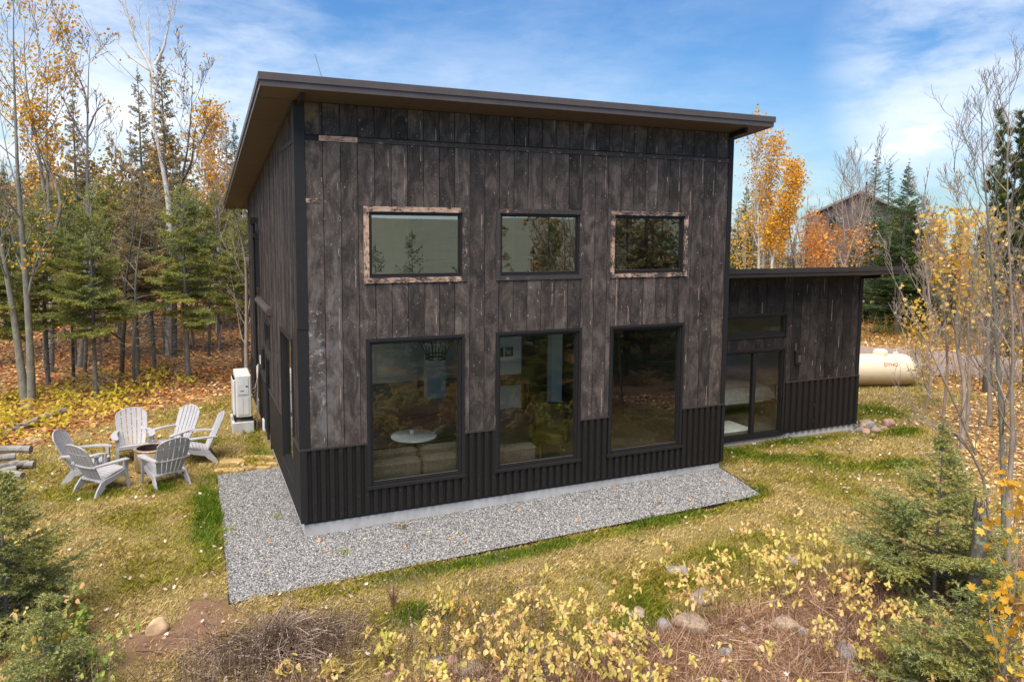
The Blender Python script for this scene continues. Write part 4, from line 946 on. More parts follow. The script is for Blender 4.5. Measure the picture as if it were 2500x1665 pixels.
rg = np.random.default_rng(17); n = 500; px2 = rg.normal(13.05, .28, n); py2 = rg.normal(1.05, .2, n); kk = ~house_mask(px2, py2, .03); px2, py2 = px2[kk], py2[kk]; n = len(px2)
S = rg.uniform(.012, .03, n)[:, None, None]*T8[None]*rg.uniform(.6, 1.2, (n, 6, 1)); V = np.einsum('nij,nkj->nki', rotm(rg, n), S)+np.stack([px2, py2, HT(px2, py2)+.02], -1)[:, None, :]
MB().add(V.reshape(-1, 3), (FT[None]+(np.arange(n)*6)[:, None, None]).reshape(-1, 3)).build('pebbles', MT['gravel'], kind='stuff', label='pale crushed stone between the field stones', category='gravel')
x, y = on(384, 1530); thing('boulder', 'rounded tan boulder lying on the bare soil at the lower left', 'boulder', (x, y, float(HT(x, y))+.04), .4, None, rockmesh('boulder', (.15, .11, .12), 51, MT['stonetan']))
x, y = on(78, 1080); thing('boulder', 'flat pale boulder at the edge of the woods left of the chairs', 'boulder', (x, y, float(HT(x, y))+.04), .1, None, rockmesh('boulder', (.32, .2, .13), 52, MT['stonetan']))
# flagstones from the door
for i, (u, v, L_, wd, a, lb) in enumerate([(632, 1113, .62, .20, -.02, 'ochre flagstone slab nearest the house wall, upper one of the pair'), (640, 1128, .60, .16, .0, 'ochre flagstone slab nearest the house wall, lower one of the pair'), (568, 1122, .50, .28, .1, 'ochre flagstone lying alone in the grass left of the paired slabs'), (560, 1143, .56, .2, .15, 'ochre flagstone at the top edge of the gravel, left end'), (630, 1137, .50, .13, .05, 'thin ochre flagstone at the top edge of the gravel near the wall')]):
    x, y = on(u, v); V = []
    r = random.Random(i); n = 12; b = MB()
    for z in (-.03, .018, .026):
        for k in range(n):
            an = 2*math.pi*k/n; q_ = (abs(math.cos(an))**4+abs(math.sin(an))**4)**-.25; q_ *= (1 if z < .02 else .93)*(1+.06*math.sin(k*2.3+i)); V.append((q_*math.cos(an)*L_/2, q_*math.sin(an)*wd/2, z))
    b.add(V, [[j*n+k, j*n+(k+1) % n, (j+1)*n+(k+1) % n, (j+1)*n+k] for j in range(2) for k in range(n)]); b.add(V[2*n:], [list(range(n))])
    thing('flagstone', lb, 'flagstone', (x, y, float(HT(x, y))+.012), -YAW+a, 'ochre flagstones by the gravel', b.mesh('flagstone', MT['flag']))
# firewood at the left edge
def logmesh(L, r, seed):
    rr = np.random.default_rng(seed); t = np.linspace(-L/2, L/2, 7); P = np.stack([t, .02*np.sin(t*4+seed), .01*np.cos(t*5)], -1); b = MB(); b.tube(P, r*(1+.06*rr.normal(size=7)), 9); return b.mesh('log', MT['greybark'], False)
for i, (u, v, z, L_, r_, a, lb) in enumerate([(28, 1112, .30, .75, .075, .0, 'long grey log on top of the firewood heap at the left edge'), (8, 1128, .22, .4, .07, .5, 'short log under the long one, at the picture edge'), (22, 1140, .12, .35, .07, 1.1, 'pale split log in the middle of the firewood heap'), (45, 1136, .10, .34, .06, .9, 'split log end beside the middle of the firewood heap'), (62, 1134, .07, .34, .07, .1, 'small log lying at the right foot of the firewood heap'), (30, 1155, .06, .55, .07, -.35, 'log slanting down at the front of the firewood heap'), (8, 1150, .07, .4, .07, .6, 'dark log at the front left of the firewood heap')]):
    x, y = on(u, v, z*.5); thing('firewood_log', lb, 'log', (x, y, float(HT(x, y))+z), a-.4, 'firewood heap at the left edge', logmesh(L_, r_, i))
x, y = on(88, 1040); o = thing('fallen_log', 'grey fallen log at the foot of the lichen-covered double maple', 'log', (x, y, float(HT(x, y))+.12), .5, None, logmesh(1.3, .085, 12)); o.rotation_euler = (0, -.25, .45)

# ------------------------------------------------------------------ plants
def nrm(v): return v/(np.linalg.norm(v)+1e-9)
def grow(rg, p, d, L, r, lev, maxlev, out, tips, spread=.8, kids=(5, 4, 3, 2), up=.12, wob=.12, taper=.75, start=.25, ratio=(.35, .6)):
    n = [9, 7, 5, 4, 3][lev]; P = [p]; q = p; dd = d; ds = []
    for i in range(n):
        dd = nrm(dd+rg.normal(size=3)*wob+np.array([0, 0, up*(1 if lev else .3)])); q = q+dd*L/n; P.append(q); ds.append(dd)
    P = np.array(P); R = r*(1-taper*np.linspace(0, 1, n+1)**1.1); out.append((P, R, lev))
    if lev >= maxlev: tips.append(P); return
    K = kids[lev]; K = max(1, int(round(K*rg.uniform(.8, 1.2))))
    for k in range(K):
        t = start+(1-start)*(k+rg.uniform(.2, .9))/K; t = min(t, .98); i = min(int(t*n), n-1); base = P[i]+(P[i+1]-P[i])*(t*n-i)
        a = rg.uniform(0, 2*math.pi); ax = nrm(np.cross(ds[i], rg.normal(size=3))); nd = nrm(ds[i]*math.cos(spread)+ax*math.sin(spread)*rg.uniform(.7, 1.15))
        ln = L*rg.uniform(*ratio)*(1.15-.55*t); grow(rg, base, nd, ln, max(r*(1-taper*t)*.62, .003), lev+1, maxlev, out, tips, spread, kids, up, wob*1.15, taper, .2, ratio)
def wood(out, nside=(9, 5, 4, 3, 3), minr=.0):
    b = MB()
    for P, R, lev in out: b.tube(P, np.maximum(R, minr), nside[min(lev, 4)], cap=False)
    return b
LEAF = {'oval': (np.array([(0, 0, 0), (.28, .3, .06), (.22, .72, .05), (0, 1, -.04), (-.22, .72, .05), (-.28, .3, .06)]), np.array([[0, 1, 2, 3], [0, 3, 4, 5]])),
        'round': (np.array([(0, 0, 0), (.42, .25, .08), (.36, .72, .06), (0, 1, -.05), (-.36, .72, .06), (-.42, .25, .08)]), np.array([[0, 1, 2, 3], [0, 3, 4, 5]])),
        'rasp': (np.array([(0, 0, -.02), (.34, .12, .10), (.42, .50, .12), (.18, .82, .02), (0, 1.05, -.16), (-.18, .82, .02), (-.42, .50, .12), (-.34, .12, .10), (0, .5, -.02)]), np.array([[0, 1, 2, 8], [8, 2, 3, 4], [8, 4, 5, 6], [0, 8, 6, 7]])),
        'maple': (np.array([(0, 0, 0), (.25, .12, 0), (.55, .22, .04), (.34, .42, .02), (.48, .72, .05), (.17, .62, 0), (0, 1, -.06), (-.17, .62, 0), (-.48, .72, .05), (-.34, .42, .02), (-.55, .22, .04), (-.25, .12, 0)]), None)}
def leaves(pts, size, seed, shape='round', b=None, mi=0, flat=None):
    rg = np.random.default_rng(seed); n = len(pts); T, F = LEAF[shape]; R = rotm(rg, n)
    if flat is not None:      # mostly lying level
        a = rg.uniform(0, 2*math.pi, n); c, s = np.cos(a), np.sin(a); R = np.zeros((n, 3, 3)); tx = rg.normal(0, flat, n); ty = rg.normal(0, flat, n)
        R[:, 0, 0] = c; R[:, 0, 1] = -s; R[:, 1, 0] = s; R[:, 1, 1] = c; R[:, 2, 0] = tx; R[:, 2, 1] = ty; R[:, 2, 2] = 1
    S = (np.asarray(size)*rg.uniform(.7, 1.3, n))[:, None, None]; V = np.einsum('nij,nkj->nki', R, T[None]*S)+np.asarray(pts)[:, None, :]
    b = b or MB(); m = len(T)
    if F is None: b.add(V.reshape(-1, 3), np.arange(n*m).reshape(n, m), mi)
    else: b.add(V.reshape(-1, 3), (F[None]+(np.arange(n)*m)[:, None, None]).reshape(-1, 4), mi)
    return b
def along(tips, per, rg, jit=.05, lo=.2):
    """points scattered along twigs"""
    P = np.array([t[i] for t in tips for i in range(len(t)-1)]); Q = np.array([t[i+1] for t in tips for i in range(len(t)-1)])
    k = rg.random(len(P)*per); P = np.repeat(P, per, 0); Q = np.repeat(Q, per, 0); return P+(Q-P)*k[:, None]+rg.normal(size=P.shape)*jit
def needles(b, A, B_, step, ln, wd, seed, mi=0, flat=.35):
    """short flat needles set along every twig A->B"""
    rg = np.random.default_rng(seed); L = np.linalg.norm(B_-A, axis=1); k = np.maximum(1, (L/step).astype(int)); idx = np.repeat(np.arange(len(A)), k); n = len(idx)
    t = rg.random(n); P = A[idx]+(B_-A)[idx]*t[:, None]; D = (B_-A)[idx]/(L[idx][:, None]+1e-9); r = rg.normal(size=(n, 3)); r[:, 2] *= flat*1.6; r -= D*(r*D).sum(1)[:, None]; r /= np.linalg.norm(r, axis=1)[:, None]+1e-9
    N_ = r*.8+D*.62; N_ /= np.linalg.norm(N_, axis=1)[:, None]; s = np.cross(N_, rg.normal(size=(n, 3))); s /= np.linalg.norm(s, axis=1)[:, None]+1e-9
    l = ln*rg.uniform(.6, 1.25, n)[:, None]; V = np.stack([P-s*wd/2, P+s*wd/2, P+N_*l*.7+s*wd*.45, P+N_*l], 1); b.add(V.reshape(-1, 3), np.arange(n*4).reshape(n, 4), mi)
def conifer(seed, H, R, z0, nb, step=.03, ln=.05, wd=.018, trunk=.09, droop=.25, dead=0, prof=.85, sub=.45, gaps=.12):
    """returns trunk builder, needle builder; base at the origin"""
    rg = np.random.default_rng(seed); tb = MB(); t = np.linspace(0, 1, 12)
    C_ = np.stack([.04*H*.12*np.sin(t*3+seed), .04*H*.12*np.cos(t*2.3+seed), t*H], -1); tb.tube(C_, trunk*(1-.92*t), 8, cap=False)
    A = []; B_ = []
    for k in range(nb):
        f = ((k+rg.random())/nb)**.92; z = z0+(H*.985-z0)*f
        if rg.random() < gaps: continue
        base = np.array([np.interp(z, C_[:, 2], C_[:, 0]), np.interp(z, C_[:, 2], C_[:, 1]), z]); L = R*(1-f)**prof*rg.uniform(.5, 1.2)+.06*H*.12
        if f < .12: L *= .6+f*3.3
        a = rg.uniform(0, 2*math.pi); h = np.array([math.cos(a), math.sin(a), 0]); sd_ = np.array([-h[1], h[0], 0]); rise = .55*f-droop*(1-f); m = 6
        P = [base+h*L*s+np.array([0, 0, (rise*s+(.14-.0*f)*s*s)*L])+sd_*rg.normal(0, .02)*L*s for s in np.linspace(0, 1, m)]; P = np.array(P)
        tb.tube(P, np.linspace(max(.004, .012*L), .002, m), 3, cap=False)
        A += list(P[1:-1]); B_ += list(P[2:])
        ns = max(3, int(L/.11))
        for j in range(ns):
            s = .18+.8*(j+rg.random()*.6)/ns; p = P[0]+(P[-1]-P[0])*s; i = min(int(s*(m-1)), m-2); p = P[i]+(P[i+1]-P[i])*(s*(m-1)-i)
            for sg in (-1, 1):
                l2 = L*sub*(1.05-s)*rg.uniform(.6, 1.2)+.04; d = nrm(h*.75+sd_*sg*.8+np.array([0, 0, rg.normal(-.12, .12)])); e = p+d*l2; A.append(p); B_.append(e)
                if l2 > .22:
                    for q in (.35, .65):
                        for g2 in (-1, 1):
                            d2 = nrm(d*.8+np.cross(d, [0, 0, 1])*g2*.7); A.append(p+d*l2*q); B_.append(p+d*l2*q+d2*l2*.38)
    lead = C_[-1]; A.append(lead-np.array([0, 0, .12*H*.3])); B_.append(lead+np.array([0, 0, .03*H]))
    nb_ = MB(); needles(nb_, np.array(A), np.array(B_), step, ln, wd, seed+1)
    for k in range(dead):      # bare dead lower limbs
        z = rg.uniform(.25, 1.05)*z0; a = rg.uniform(0, 6.28); L = rg.uniform(.3, .9)*R; h = np.array([math.cos(a), math.sin(a), 0])
        P = np.array([h*L*s+np.array([0, 0, z-.25*L*s*s+rg.normal(0, .03)]) for s in np.linspace(0, 1, 5)]); tb.tube(P, np.linspace(.009, .003, 5), 3, cap=False)
        for j in range(3):
            p = P[1+j]; e = p+nrm(h+rg.normal(size=3)*.6)*L*.3; tb.tube([p, e], [.004, .002], 3, cap=False)
    return tb, nb_
def tree(name, label, cat, x, y, rz, parts, group=None, z=None):
    t = thing(name, label, cat, (x, y, (float(HT(x, y)) if z is None else z)-.03), rz, group)
    for pn, me in parts: link(pn, me, t)
    return t
def copyto(src, x, y, rz, label, sc=1.0, sz=None):
    t = dup(src, (x, y, float(HT(x, y))-.03), rz, label); t.scale = (sc, sc, sz or sc); return t
GW = 'trees of the autumn wood left of the house'; GRT = 'trees beyond the annex on the right'

def fir_parts(seed, mat, **k):
    tb, nb_ = conifer(seed, **k); return [('trunk', tb.mesh('trunk', MT['firbark'], True)), ('crown', nb_.mesh('crown', mat))]
# --- forest firs on bare lower stems
F1 = fir_parts(1, MT['fir'], H=6.2, R=1.5, z0=1.9, nb=120, gaps=.2, step=.024, ln=.085, wd=.030, trunk=.075, dead=60, prof=.65)
F2 = fir_parts(2, MT['fir'], H=6.6, R=1.75, z0=2.1, nb=120, gaps=.2, step=.024, ln=.085, wd=.030, trunk=.08, dead=60, prof=.65, droop=.35)
F3 = fir_parts(3, MT['firgrey'], H=6.0, R=1.6, z0=2.2, nb=95, step=.028, ln=.085, wd=.028, trunk=.07, dead=70, prof=.65, droop=.1)
S1 = fir_parts(4, MT['firgrey'], H=10, R=1.0, z0=2.5, nb=170, step=.026, ln=.085, wd=.034, trunk=.12, dead=20, prof=.7, gaps=.2)
S2 = fir_parts(5, MT['firdark'], H=10, R=1.2, z0=2.2, nb=180, step=.026, ln=.085, wd=.034, trunk=.12, dead=12, prof=.8, gaps=.12)
B1 = fir_parts(6, MT['firdark'], H=8, R=1.9, z0=.15, nb=190, step=.026, ln=.075, wd=.026, trunk=.12, prof=.9, sub=.4, gaps=.02)
B2 = fir_parts(7, MT['firdark'], H=8, R=1.35, z0=.3, nb=150, step=.03, ln=.075, wd=.026, trunk=.11, prof=.9, gaps=.05)
fir_list = [  # u, distance, v of the top, source, label
 (226, 19.4, 468, F1, 'bushy green fir with a straight grey stem, nearest the garden chairs'),
 (455, 21.5, 452, F2, 'broad light green fir with layered limbs, midway between the chairs and the house'),
 (110, 21.0, 470, F1, 'green fir just right of the lichen-covered double maple'),
 (330, 22.5, 462, F3, 'olive fir standing behind the gap between the two left-hand bushy firs'),
 (-20, 19.0, 430, F2, 'dark green fir at the left picture edge behind the double maple'),
 (590, 24.0, 505, F1, 'green fir showing its crown against the left corner of the house'),
 (175, 24.5, 440, F2, 'tall fir behind the nearest fir, left half of the wood'),
 (290, 26.0, 432, F2, 'fir with a pointed top rising in the middle of the left wood'),
 (398, 27.0, 448, F3, 'fir standing behind the white-barked aspen'), (530, 27.5, 470, F2, 'fir halfway up the leafy slope beside the house'),
 (60, 26.5, 452, F3, 'greyish fir between the maple stems, far back'), (245, 31.0, 445, F1, 'fir far back in the middle of the left wood'),
 (480, 31.5, 442, F1, 'fir far back below the yellow birch'), (560, 32.0, 452, F3, 'fir far back close to the house corner'),
 (130, 31.5, 440, F1, 'fir far back behind the maple'), (-70, 24.0, 410, F1, 'tall fir just at the left picture edge, far back'), (372, 23.8, 470, F3, 'thin olive fir with dead lower limbs left of the broad light green fir')]
protos = {}
for u, d, vt, src, lb in fir_list:
    x, y, z, h = at(u, d, vt)
    key = id(src); H0 = {id(F1): 6.2, id(F2): 6.6, id(F3): 6.0}[key]; s = h/H0
    if key not in protos: protos[key] = tree('fir_tree', lb, 'fir tree', x, y, u*.01, src, GW); protos[key].scale = (s, s, s)
    else: copyto(protos[key], x, y, u*.37, lb, s)
for i, (u, d, vt, src, lb) in enumerate([(200, 27.5, 232, S1, 'thin ragged spruce with gold leaves caught in its tip, left of the aspen'), (361, 30, 196, S1, 'thin ragged spruce just left of the aspen trunk'), (417, 28.5, 150, S1, 'tallest dark ragged spruce right behind the aspen crown'),
        (563, 48, 305, S1, 'far thin spruce next to the roof, left of two'), (583, 50, 310, S2, 'far thin spruce next to the roof, right of two'), (8, 30, 400, S2, 'dark spruce at the far left edge of the picture'), (300, 38, 460, S2, 'low dark spruce tip in the gap of the left wood')]):
    x, y, z, h = at(u, d, vt); key = id(src)
    if key not in protos: protos[key] = tree('spruce_tree', lb, 'spruce tree', x, y, i, src, GW); protos[key].scale = (h/10*.9, h/10*.9, h/10)
    else: copyto(protos[key], x, y, i*1.3, lb, h/10*.9, h/10)
for i, (u, d, vt, src, lb) in enumerate([(2198, 33, 398, B1, 'big dark green spruce behind the propane tank, its skirt reaching the ground'), (2202, 36.5, 425, B1, 'spruce with a sharp tip right behind the big dark one'), (2120, 39, 372, B2, 'tallest thin spruce tip right of the far house'), (2155, 41, 397, B2, 'thin brownish spruce tip between two greener ones'),
        (2260, 34, 560, B1, 'low dark spruce right of the big one'), (2330, 40, 520, B2, 'spruce behind the yellow maple'), (1833, 44, 478, S1, 'thin reddish-brown spruce left of the white birches'), (1795, 38, 500, B2, 'green spruce tight against the right side of the tall wall'), (1815, 47, 455, S2, 'far spruce between the house wall and the birches'), (2255, 45, 540, S1, 'far small spruce on the skyline right of the big one'), (2290, 46, 505, S2, 'far spruce tip on the skyline left of the pine'), (2075, 37, 560, B2, 'rounded green spruce below the far house')]):
    x, y, z, h = at(u, d, vt); key = (id(src), 'r'); H0 = 8 if src in (B1, B2) else 10
    if key not in protos:
        protos[key] = tree('spruce_tree', lb, 'spruce tree', x, y, i, src, GRT); protos[key].scale = (h/H0*1.3, h/H0*1.3, h/H0)
    else: copyto(protos[key], x, y, i*1.7, lb, h/H0*(1.3 if H0 == 8 else 1), h/H0)
# --- young firs close by
x, y, z, h = at(2340, 8.6, 1035)
N1 = [('trunk', None)]
def young(seed, label, u, d, vt, R, nb=120, group=None, mat='firnear', prof=.8, z0=.08):
    x, y, z, h = at(u, d, vt); tb, nb_ = conifer(seed, H=h+.05, R=R, z0=z0, nb=nb, step=.0045, ln=.030, wd=.0105, trunk=.03, prof=prof, sub=.5, gaps=.03, droop=.05)
    t = thing('young_fir', label, 'fir tree', (x, y, z-.03), 0, 'young firs in the foreground')
    tb.build('trunk', MT['firbark'], t, True); nb_.build('crown', MT[mat], t); return t
young(21, 'young fir with an open top in the right foreground, in front of the bare trees', 2325, 8.7, 1030, 1.45, 125, prof=1.15)
young(22, 'low bushy young fir at the bottom right corner', 2420, 6.9, 1455, 1.0, 70)
young(23, 'young fir filling the left edge of the foreground', -30, 8.0, 1172, 1.25, 120, prof=.85)
young(24, 'small bright young fir in the bottom left corner', 60, 7.0, 1500, .75, 60)
for i, (x, y, h, R, rl) in enumerate([(1.1, -8.6, 2.1, 1.0, 'nearest the lawn'), (2.8, -8.9, 2.4, 1.3, 'broad one beside the camera'), (4.6, -9.4, 3.2, 1.4, 'broad one right of the camera'), (-.2, -9.6, 2.2, 1.2, 'right under the camera'), (2.2, -11.5, 3.2, 1.4, 'behind the camera'), (4.2, -13, 4.4, 1.6, 'tall one behind the camera'), (6.6, -11, 4.2, 1.6, 'tall one right of the camera'), (8.4, -13.5, 5, 1.8, 'tallest, far right'), (.3, -13.5, 3.6, 1.5, 'left of the camera'), (6.2, -15.5, 5, 1.7, 'second tallest, behind'), (-2.5, -14, 3.2, 1.4, 'leftmost')]):
    if i == 0:
        tb, nb_ = conifer(60, H=2.4, R=1.1, z0=.1, nb=60, step=.02, ln=.05, wd=.014, trunk=.03, sub=.5)
        yy = thing('young_fir', 'dark fir reflected in the windows, '+rl, 'fir tree', (x, y, float(HT(x, y))), 0, 'firs under the camera, seen as reflections'); tb.build('trunk', MT['firbark'], yy); nb_.build('crown', MT['firdark'], yy)
    else: t = dup(yy, (x, y, float(HT(x, y))), i, 'dark fir reflected in the windows, '+rl); t.scale = (R/1.1, R/1.1, h/2.4)
k_ = ['nearest the lawn corner', 'behind the nearest', 'slender', 'broad-skirted', 'tallest of the belt', 'low and bushy', 'leaning over the slope', 'deep in the belt', 'on the outer side', 'by the woods edge', 'between two taller ones', 'last of the belt', 'small at the front', 'middle of the belt']
for i, (x, y, h) in enumerate([(9.5, -7.5, 3.6), (11, -9.5, 5), (12.5, -7.2, 4.5), (13.5, -5.0, 4.2), (15, -8.5, 6.2), (10, -11.5, 5.2), (13, -12, 6), (17, -6.5, 6), (18.5, -9.5, 7), (16.5, -3.4, 5), (19.5, -4.5, 6), (21, -7, 7), (8.6, -9.6, 3.2), (14.8, -10.8, 6.5)]):
    t = dup(yy, (x, y, float(HT(x, y))), i*2.1, 'dark fir mirrored in the right-hand panes, '+k_[i]); t.scale = (h/2.4*.72, h/2.4*.72, h/2.4)
# --- deciduous trees
def bare(seed, label, x, y, H, r, bk='greybark', kids=(9, 6, 5, 3), maxlev=3, spread=.75, up=.18, leaf=None, nleaf=0, lsize=.07, lean=(0, 0), name='bare_tree', cat='tree', group=None, start=.3, shape='round', minr=.003, crownjit=.08, ratio=(.35, .6), clip_h=None, rz=0, wob=.09):
    rg = np.random.default_rng(seed); out = []; tips = []
    d = nrm(np.array([lean[0], lean[1], 1.0])); grow(rg, np.zeros(3), d, H, r, 0, maxlev, out, tips, spread, kids, up, wob, .9, start, ratio)
    t = thing(name, label, cat, (x, y, float(HT(x, y))-.04), rz, group); wb = wood(out, minr=minr); wb.build('trunk', MT[bk], t, True)
    if leaf:
        P = along(tips, 3, rg, crownjit); 
        if clip_h: P = P[(P[:, 2] > clip_h[0]) & (P[:, 2] < clip_h[1])]
        if len(P) > nleaf: P = P[rg.choice(len(P), nleaf, replace=False)]
        elif len(P): P = P[rg.integers(0, len(P), nleaf)]+rg.normal(0, crownjit, (nleaf, 3))
        if len(P): leaves(P, lsize, seed, shape).build('foliage', MT[leaf], t)
    return t
def through(spec, d):
    """trunk line through picture spots, all at forward distance d"""
    out = []
    for u, v in spec:
        q = Fw+R2*(u-1250)/FPX-U2*(v-735.353)/FPX; k = d/(q[0]*math.sin(YAW)+q[1]*math.cos(YAW)); out.append(CAM+q*k)
    return np.array(out)
def custom(seed, name, label, cat, stems, d, rads, bk, group, kids=10, ratio=(.12, .25), maxlev=3, leaf=None, nleaf=0, lsize=.07, zmin=3., spread=.8, jit=.1, minr=.004, shape='round', up=.15, leafclip=None, nk=(0, 5, 4, 3)):
    rg = np.random.default_rng(seed); out = []; tips = []; o = None
    for si, (spec, r0) in enumerate(zip(stems, rads)):
        P = through(spec, d)
        if si == 0:
            g = P[0].copy(); g[2] = float(HT(g[0], g[1]))-.04; o = g
        P = P-o
        m = 16; s = np.linspace(0, 1, len(P)); t = np.linspace(0, 1, m); P = np.stack([np.interp(t, s, P[:, i]) for i in range(3)], -1)
        P[1:-1] = (P[:-2]+2*P[1:-1]+P[2:])/4; P[:, 0] += .06*np.sin(t*5+si); P[:, 1] += .10*np.cos(t*4+seed+si)
        if si == 0: P[0, 2] = 0
        L = np.linalg.norm(P[-1]-P[0]); R = r0*.74*((1-t)**1.25*.94+.06); out.append((P, R, 0))
        for k in range(kids):
            f = (k+rg.random())/kids; z = zmin+(P[-1, 2]-zmin)*f
            if z < P[0, 2]+.3: continue
            i = np.searchsorted(P[:, 2], z); i = min(max(i, 1), m-1); base = P[i]; dd = nrm(P[i]-P[i-1]); a = rg.normal(size=3); ax = nrm(np.cross(dd, a)); nd = nrm(dd*math.cos(spread)+ax*math.sin(spread))
            grow(rg, base, nd, L*rg.uniform(*ratio)*(1.2-.5*f), max(R[i]*.42, .006), 1, maxlev, out, tips, spread*.85, nk, up, .12, .85, .2, (.35, .6))
    t = thing(name, label, cat, tuple(o), 0, group); wood(out, minr=minr).build('trunk', MT[bk], t, True)
    if leaf and nleaf:
        P = along(tips, 4, rg, jit)
        if leafclip is not None: P = P[leafclip(P)]
        if len(P): P = P[rg.integers(0, len(P), nleaf)]+rg.normal(0, jit*.6, (nleaf, 3)); leaves(P, lsize, seed, shape).build('foliage', MT[leaf], t)
    return t
def ud(*l): return [(a*1.062, b*1.062) for a, b in l]
custom(101, 'maple_tree', 'lichen-covered double-stemmed maple at the left edge, nearly bare', 'tree', [ud((60, 962), (42, 850), (22, 700), (0, 540), (-30, 380), (-60, 200)), ud((66, 962), (66, 850), (58, 640), (48, 470), (44, 300), (36, 100), (34, -60)), ud((56, 700), (75, 640), (95, 590), (118, 540), (135, 480))], 18.3, (.17, .15, .06), 'mapbark', GW, kids=12, ratio=(.12, .24), leaf='gold', nleaf=420, lsize=.07, zmin=2.8, minr=.005, nk=(0, 5, 4, 3))
custom(102, 'maple_tree', 'crooked dark-limbed maple with orange leaves in its crown, behind the double maple', 'tree', [ud((118, 880), (116, 700), (110, 560), (98, 430), (80, 300), (66, 230), (60, 120), (62, 40)), ud((112, 560), (140, 470), (120, 400), (80, 310), (66, 240)), ud((110, 540), (112, 400), (110, 250), (112, 80))], 23, (.13, .09, .08), 'greybark', GW, kids=13, ratio=(.13, .27), leaf='gold', nleaf=2300, lsize=.08, zmin=6.0, jit=.14, minr=.006)
custom(103, 'aspen_tree', 'tall white-barked aspen with a bare forked crown, in front of the ragged spruces', 'tree', [ud((389, 806), (388, 640), (386, 520), (384, 470), (374, 400), (360, 330), (352, 270), (349, 200), (346, 60), (340, -40)), ud((352, 180), (330, 130), (306, 80), (292, 10), (286, -60)), ud((353, 150), (380, 105), (392, 60), (398, -40)), ud((350, 290), (362, 200), (385, 150), (402, 130)), ud((352, 165), (300, 130), (270, 105), (245, 75))], 26.5, (.19, .09, .09, .07, .05), 'birch', GW, kids=7, ratio=(.10, .22), zmin=8.5, minr=.0075)
custom(104, 'bare_tree', 'bare forked tree left of the aspen, its two leaders spread like a Y', 'tree', [ud((186, 880), (190, 700), (194, 560), (196, 440), (198, 330), (203, 250), (207, 170), (212, 110)), ud((198, 260), (188, 200), (172, 150), (165, 120)), ud((196, 300), (220, 260), (246, 240), (262, 238)), ud((196, 330), (170, 270), (148, 230), (140, 190))], 24, (.13, .06, .05, .05), 'greybark', GW, kids=7, ratio=(.1, .2), leaf='orange', nleaf=90, lsize=.09, zmin=6.0, minr=.007)
custom(105, 'birch_tree', 'yellow-leaved birch near the roof edge, left side', 'birch', [ud((500, 800), (500, 600), (492, 480), (484, 400), (486, 330), (490, 285))], 31, (.10,), 'birch', GW, kids=26, ratio=(.08, .15), leaf='gold', nleaf=2700, lsize=.09, zmin=4.2, jit=.2, spread=.6)
custom(106, 'dark_maple', 'dark-limbed leaning tree with a few gold leaves between the aspen and the yellow birch', 'tree', [ud((400, 800), (398, 640), (402, 480), (412, 420), (432, 350), (444, 260), (448, 170)), ud((412, 420), (440, 370), (452, 300), (470, 250))], 26, (.14, .08), 'darkbark', GW, kids=10, ratio=(.12, .24), leaf='gold', nleaf=420, lsize=.08, zmin=5.5, minr=.007)
custom(107, 'birch_tree', 'pale thin birch stem rising in the middle of the left wood', 'birch', [ud((268, 820), (270, 640), (272, 480), (270, 380), (272, 300))], 29, (.07,), 'greybark', GW, kids=9, ratio=(.08, .16), leaf='gold', nleaf=120, lsize=.08, zmin=5, minr=.007)
custom(108, 'bare_tree', 'grey leaning tree whose pale branches cross in front of the house corner', 'tree', [ud((566, 850), (562, 720), (560, 600), (545, 510), (520, 430), (505, 340))], 20.5, (.085,), 'twig', GW, kids=11, ratio=(.15, .3), zmin=2.6, minr=.006)
custom(109, 'bare_tree', 'pale trunk with brown patches standing right of the middle of the leaf-covered slope', 'tree', [ud((432, 888), (420, 760), (412, 640), (415, 540), (418, 440))], 22, (.095,), 'mapbark', GW, kids=8, ratio=(.12, .22), zmin=3, minr=.006)
for i, (u, v, lb) in enumerate([(170, 935, 'thin dark trunk in the left wood, left of a pair'), (197, 925, 'thin dark trunk in the left wood, right of a pair'), (286, 945, 'thin straight trunk in the leaves above the back garden chairs'), (320, 955, 'thin trunk just right of the straight one above the back chairs'), (108, 915, 'short dark trunk just right of the double maple foot'), (365, 850, 'slim trunk at the left of the thick grey one, deep in the wood'), (506, 880, 'slim grey trunk on the leafy slope near the house'), (598, 905, 'slim grey trunk standing right beside the heat pump'), (255, 855, 'slim far trunk in the middle of the left wood'), (468, 862, 'slim far trunk left of the house corner'), (40, 900, 'slim trunk behind the double maple, left edge')]):
    d = CAM[2]*FPX/(v-559); x, y, z, h = at(u, d, 520-10*(i % 3)); bare(200+i, lb, x, y, h, .055+.01*(i % 3), 'firbark' if i % 2 else 'darkbark', kids=(14, 4, 3, 2), maxlev=2, spread=1.2, up=-.02, group=GW, start=.22, ratio=(.12, .24), minr=.005, wob=.05, name='bare_tree')
x, y, z, h = at(868, 23, 138); bare(230, 'bare treetop poking up behind the roof', x, y, h, .035, 'darkbark', kids=(3, 2, 2, 2), maxlev=1, spread=.3, ratio=(.1, .16), group=GW, minr=.006, start=.6)
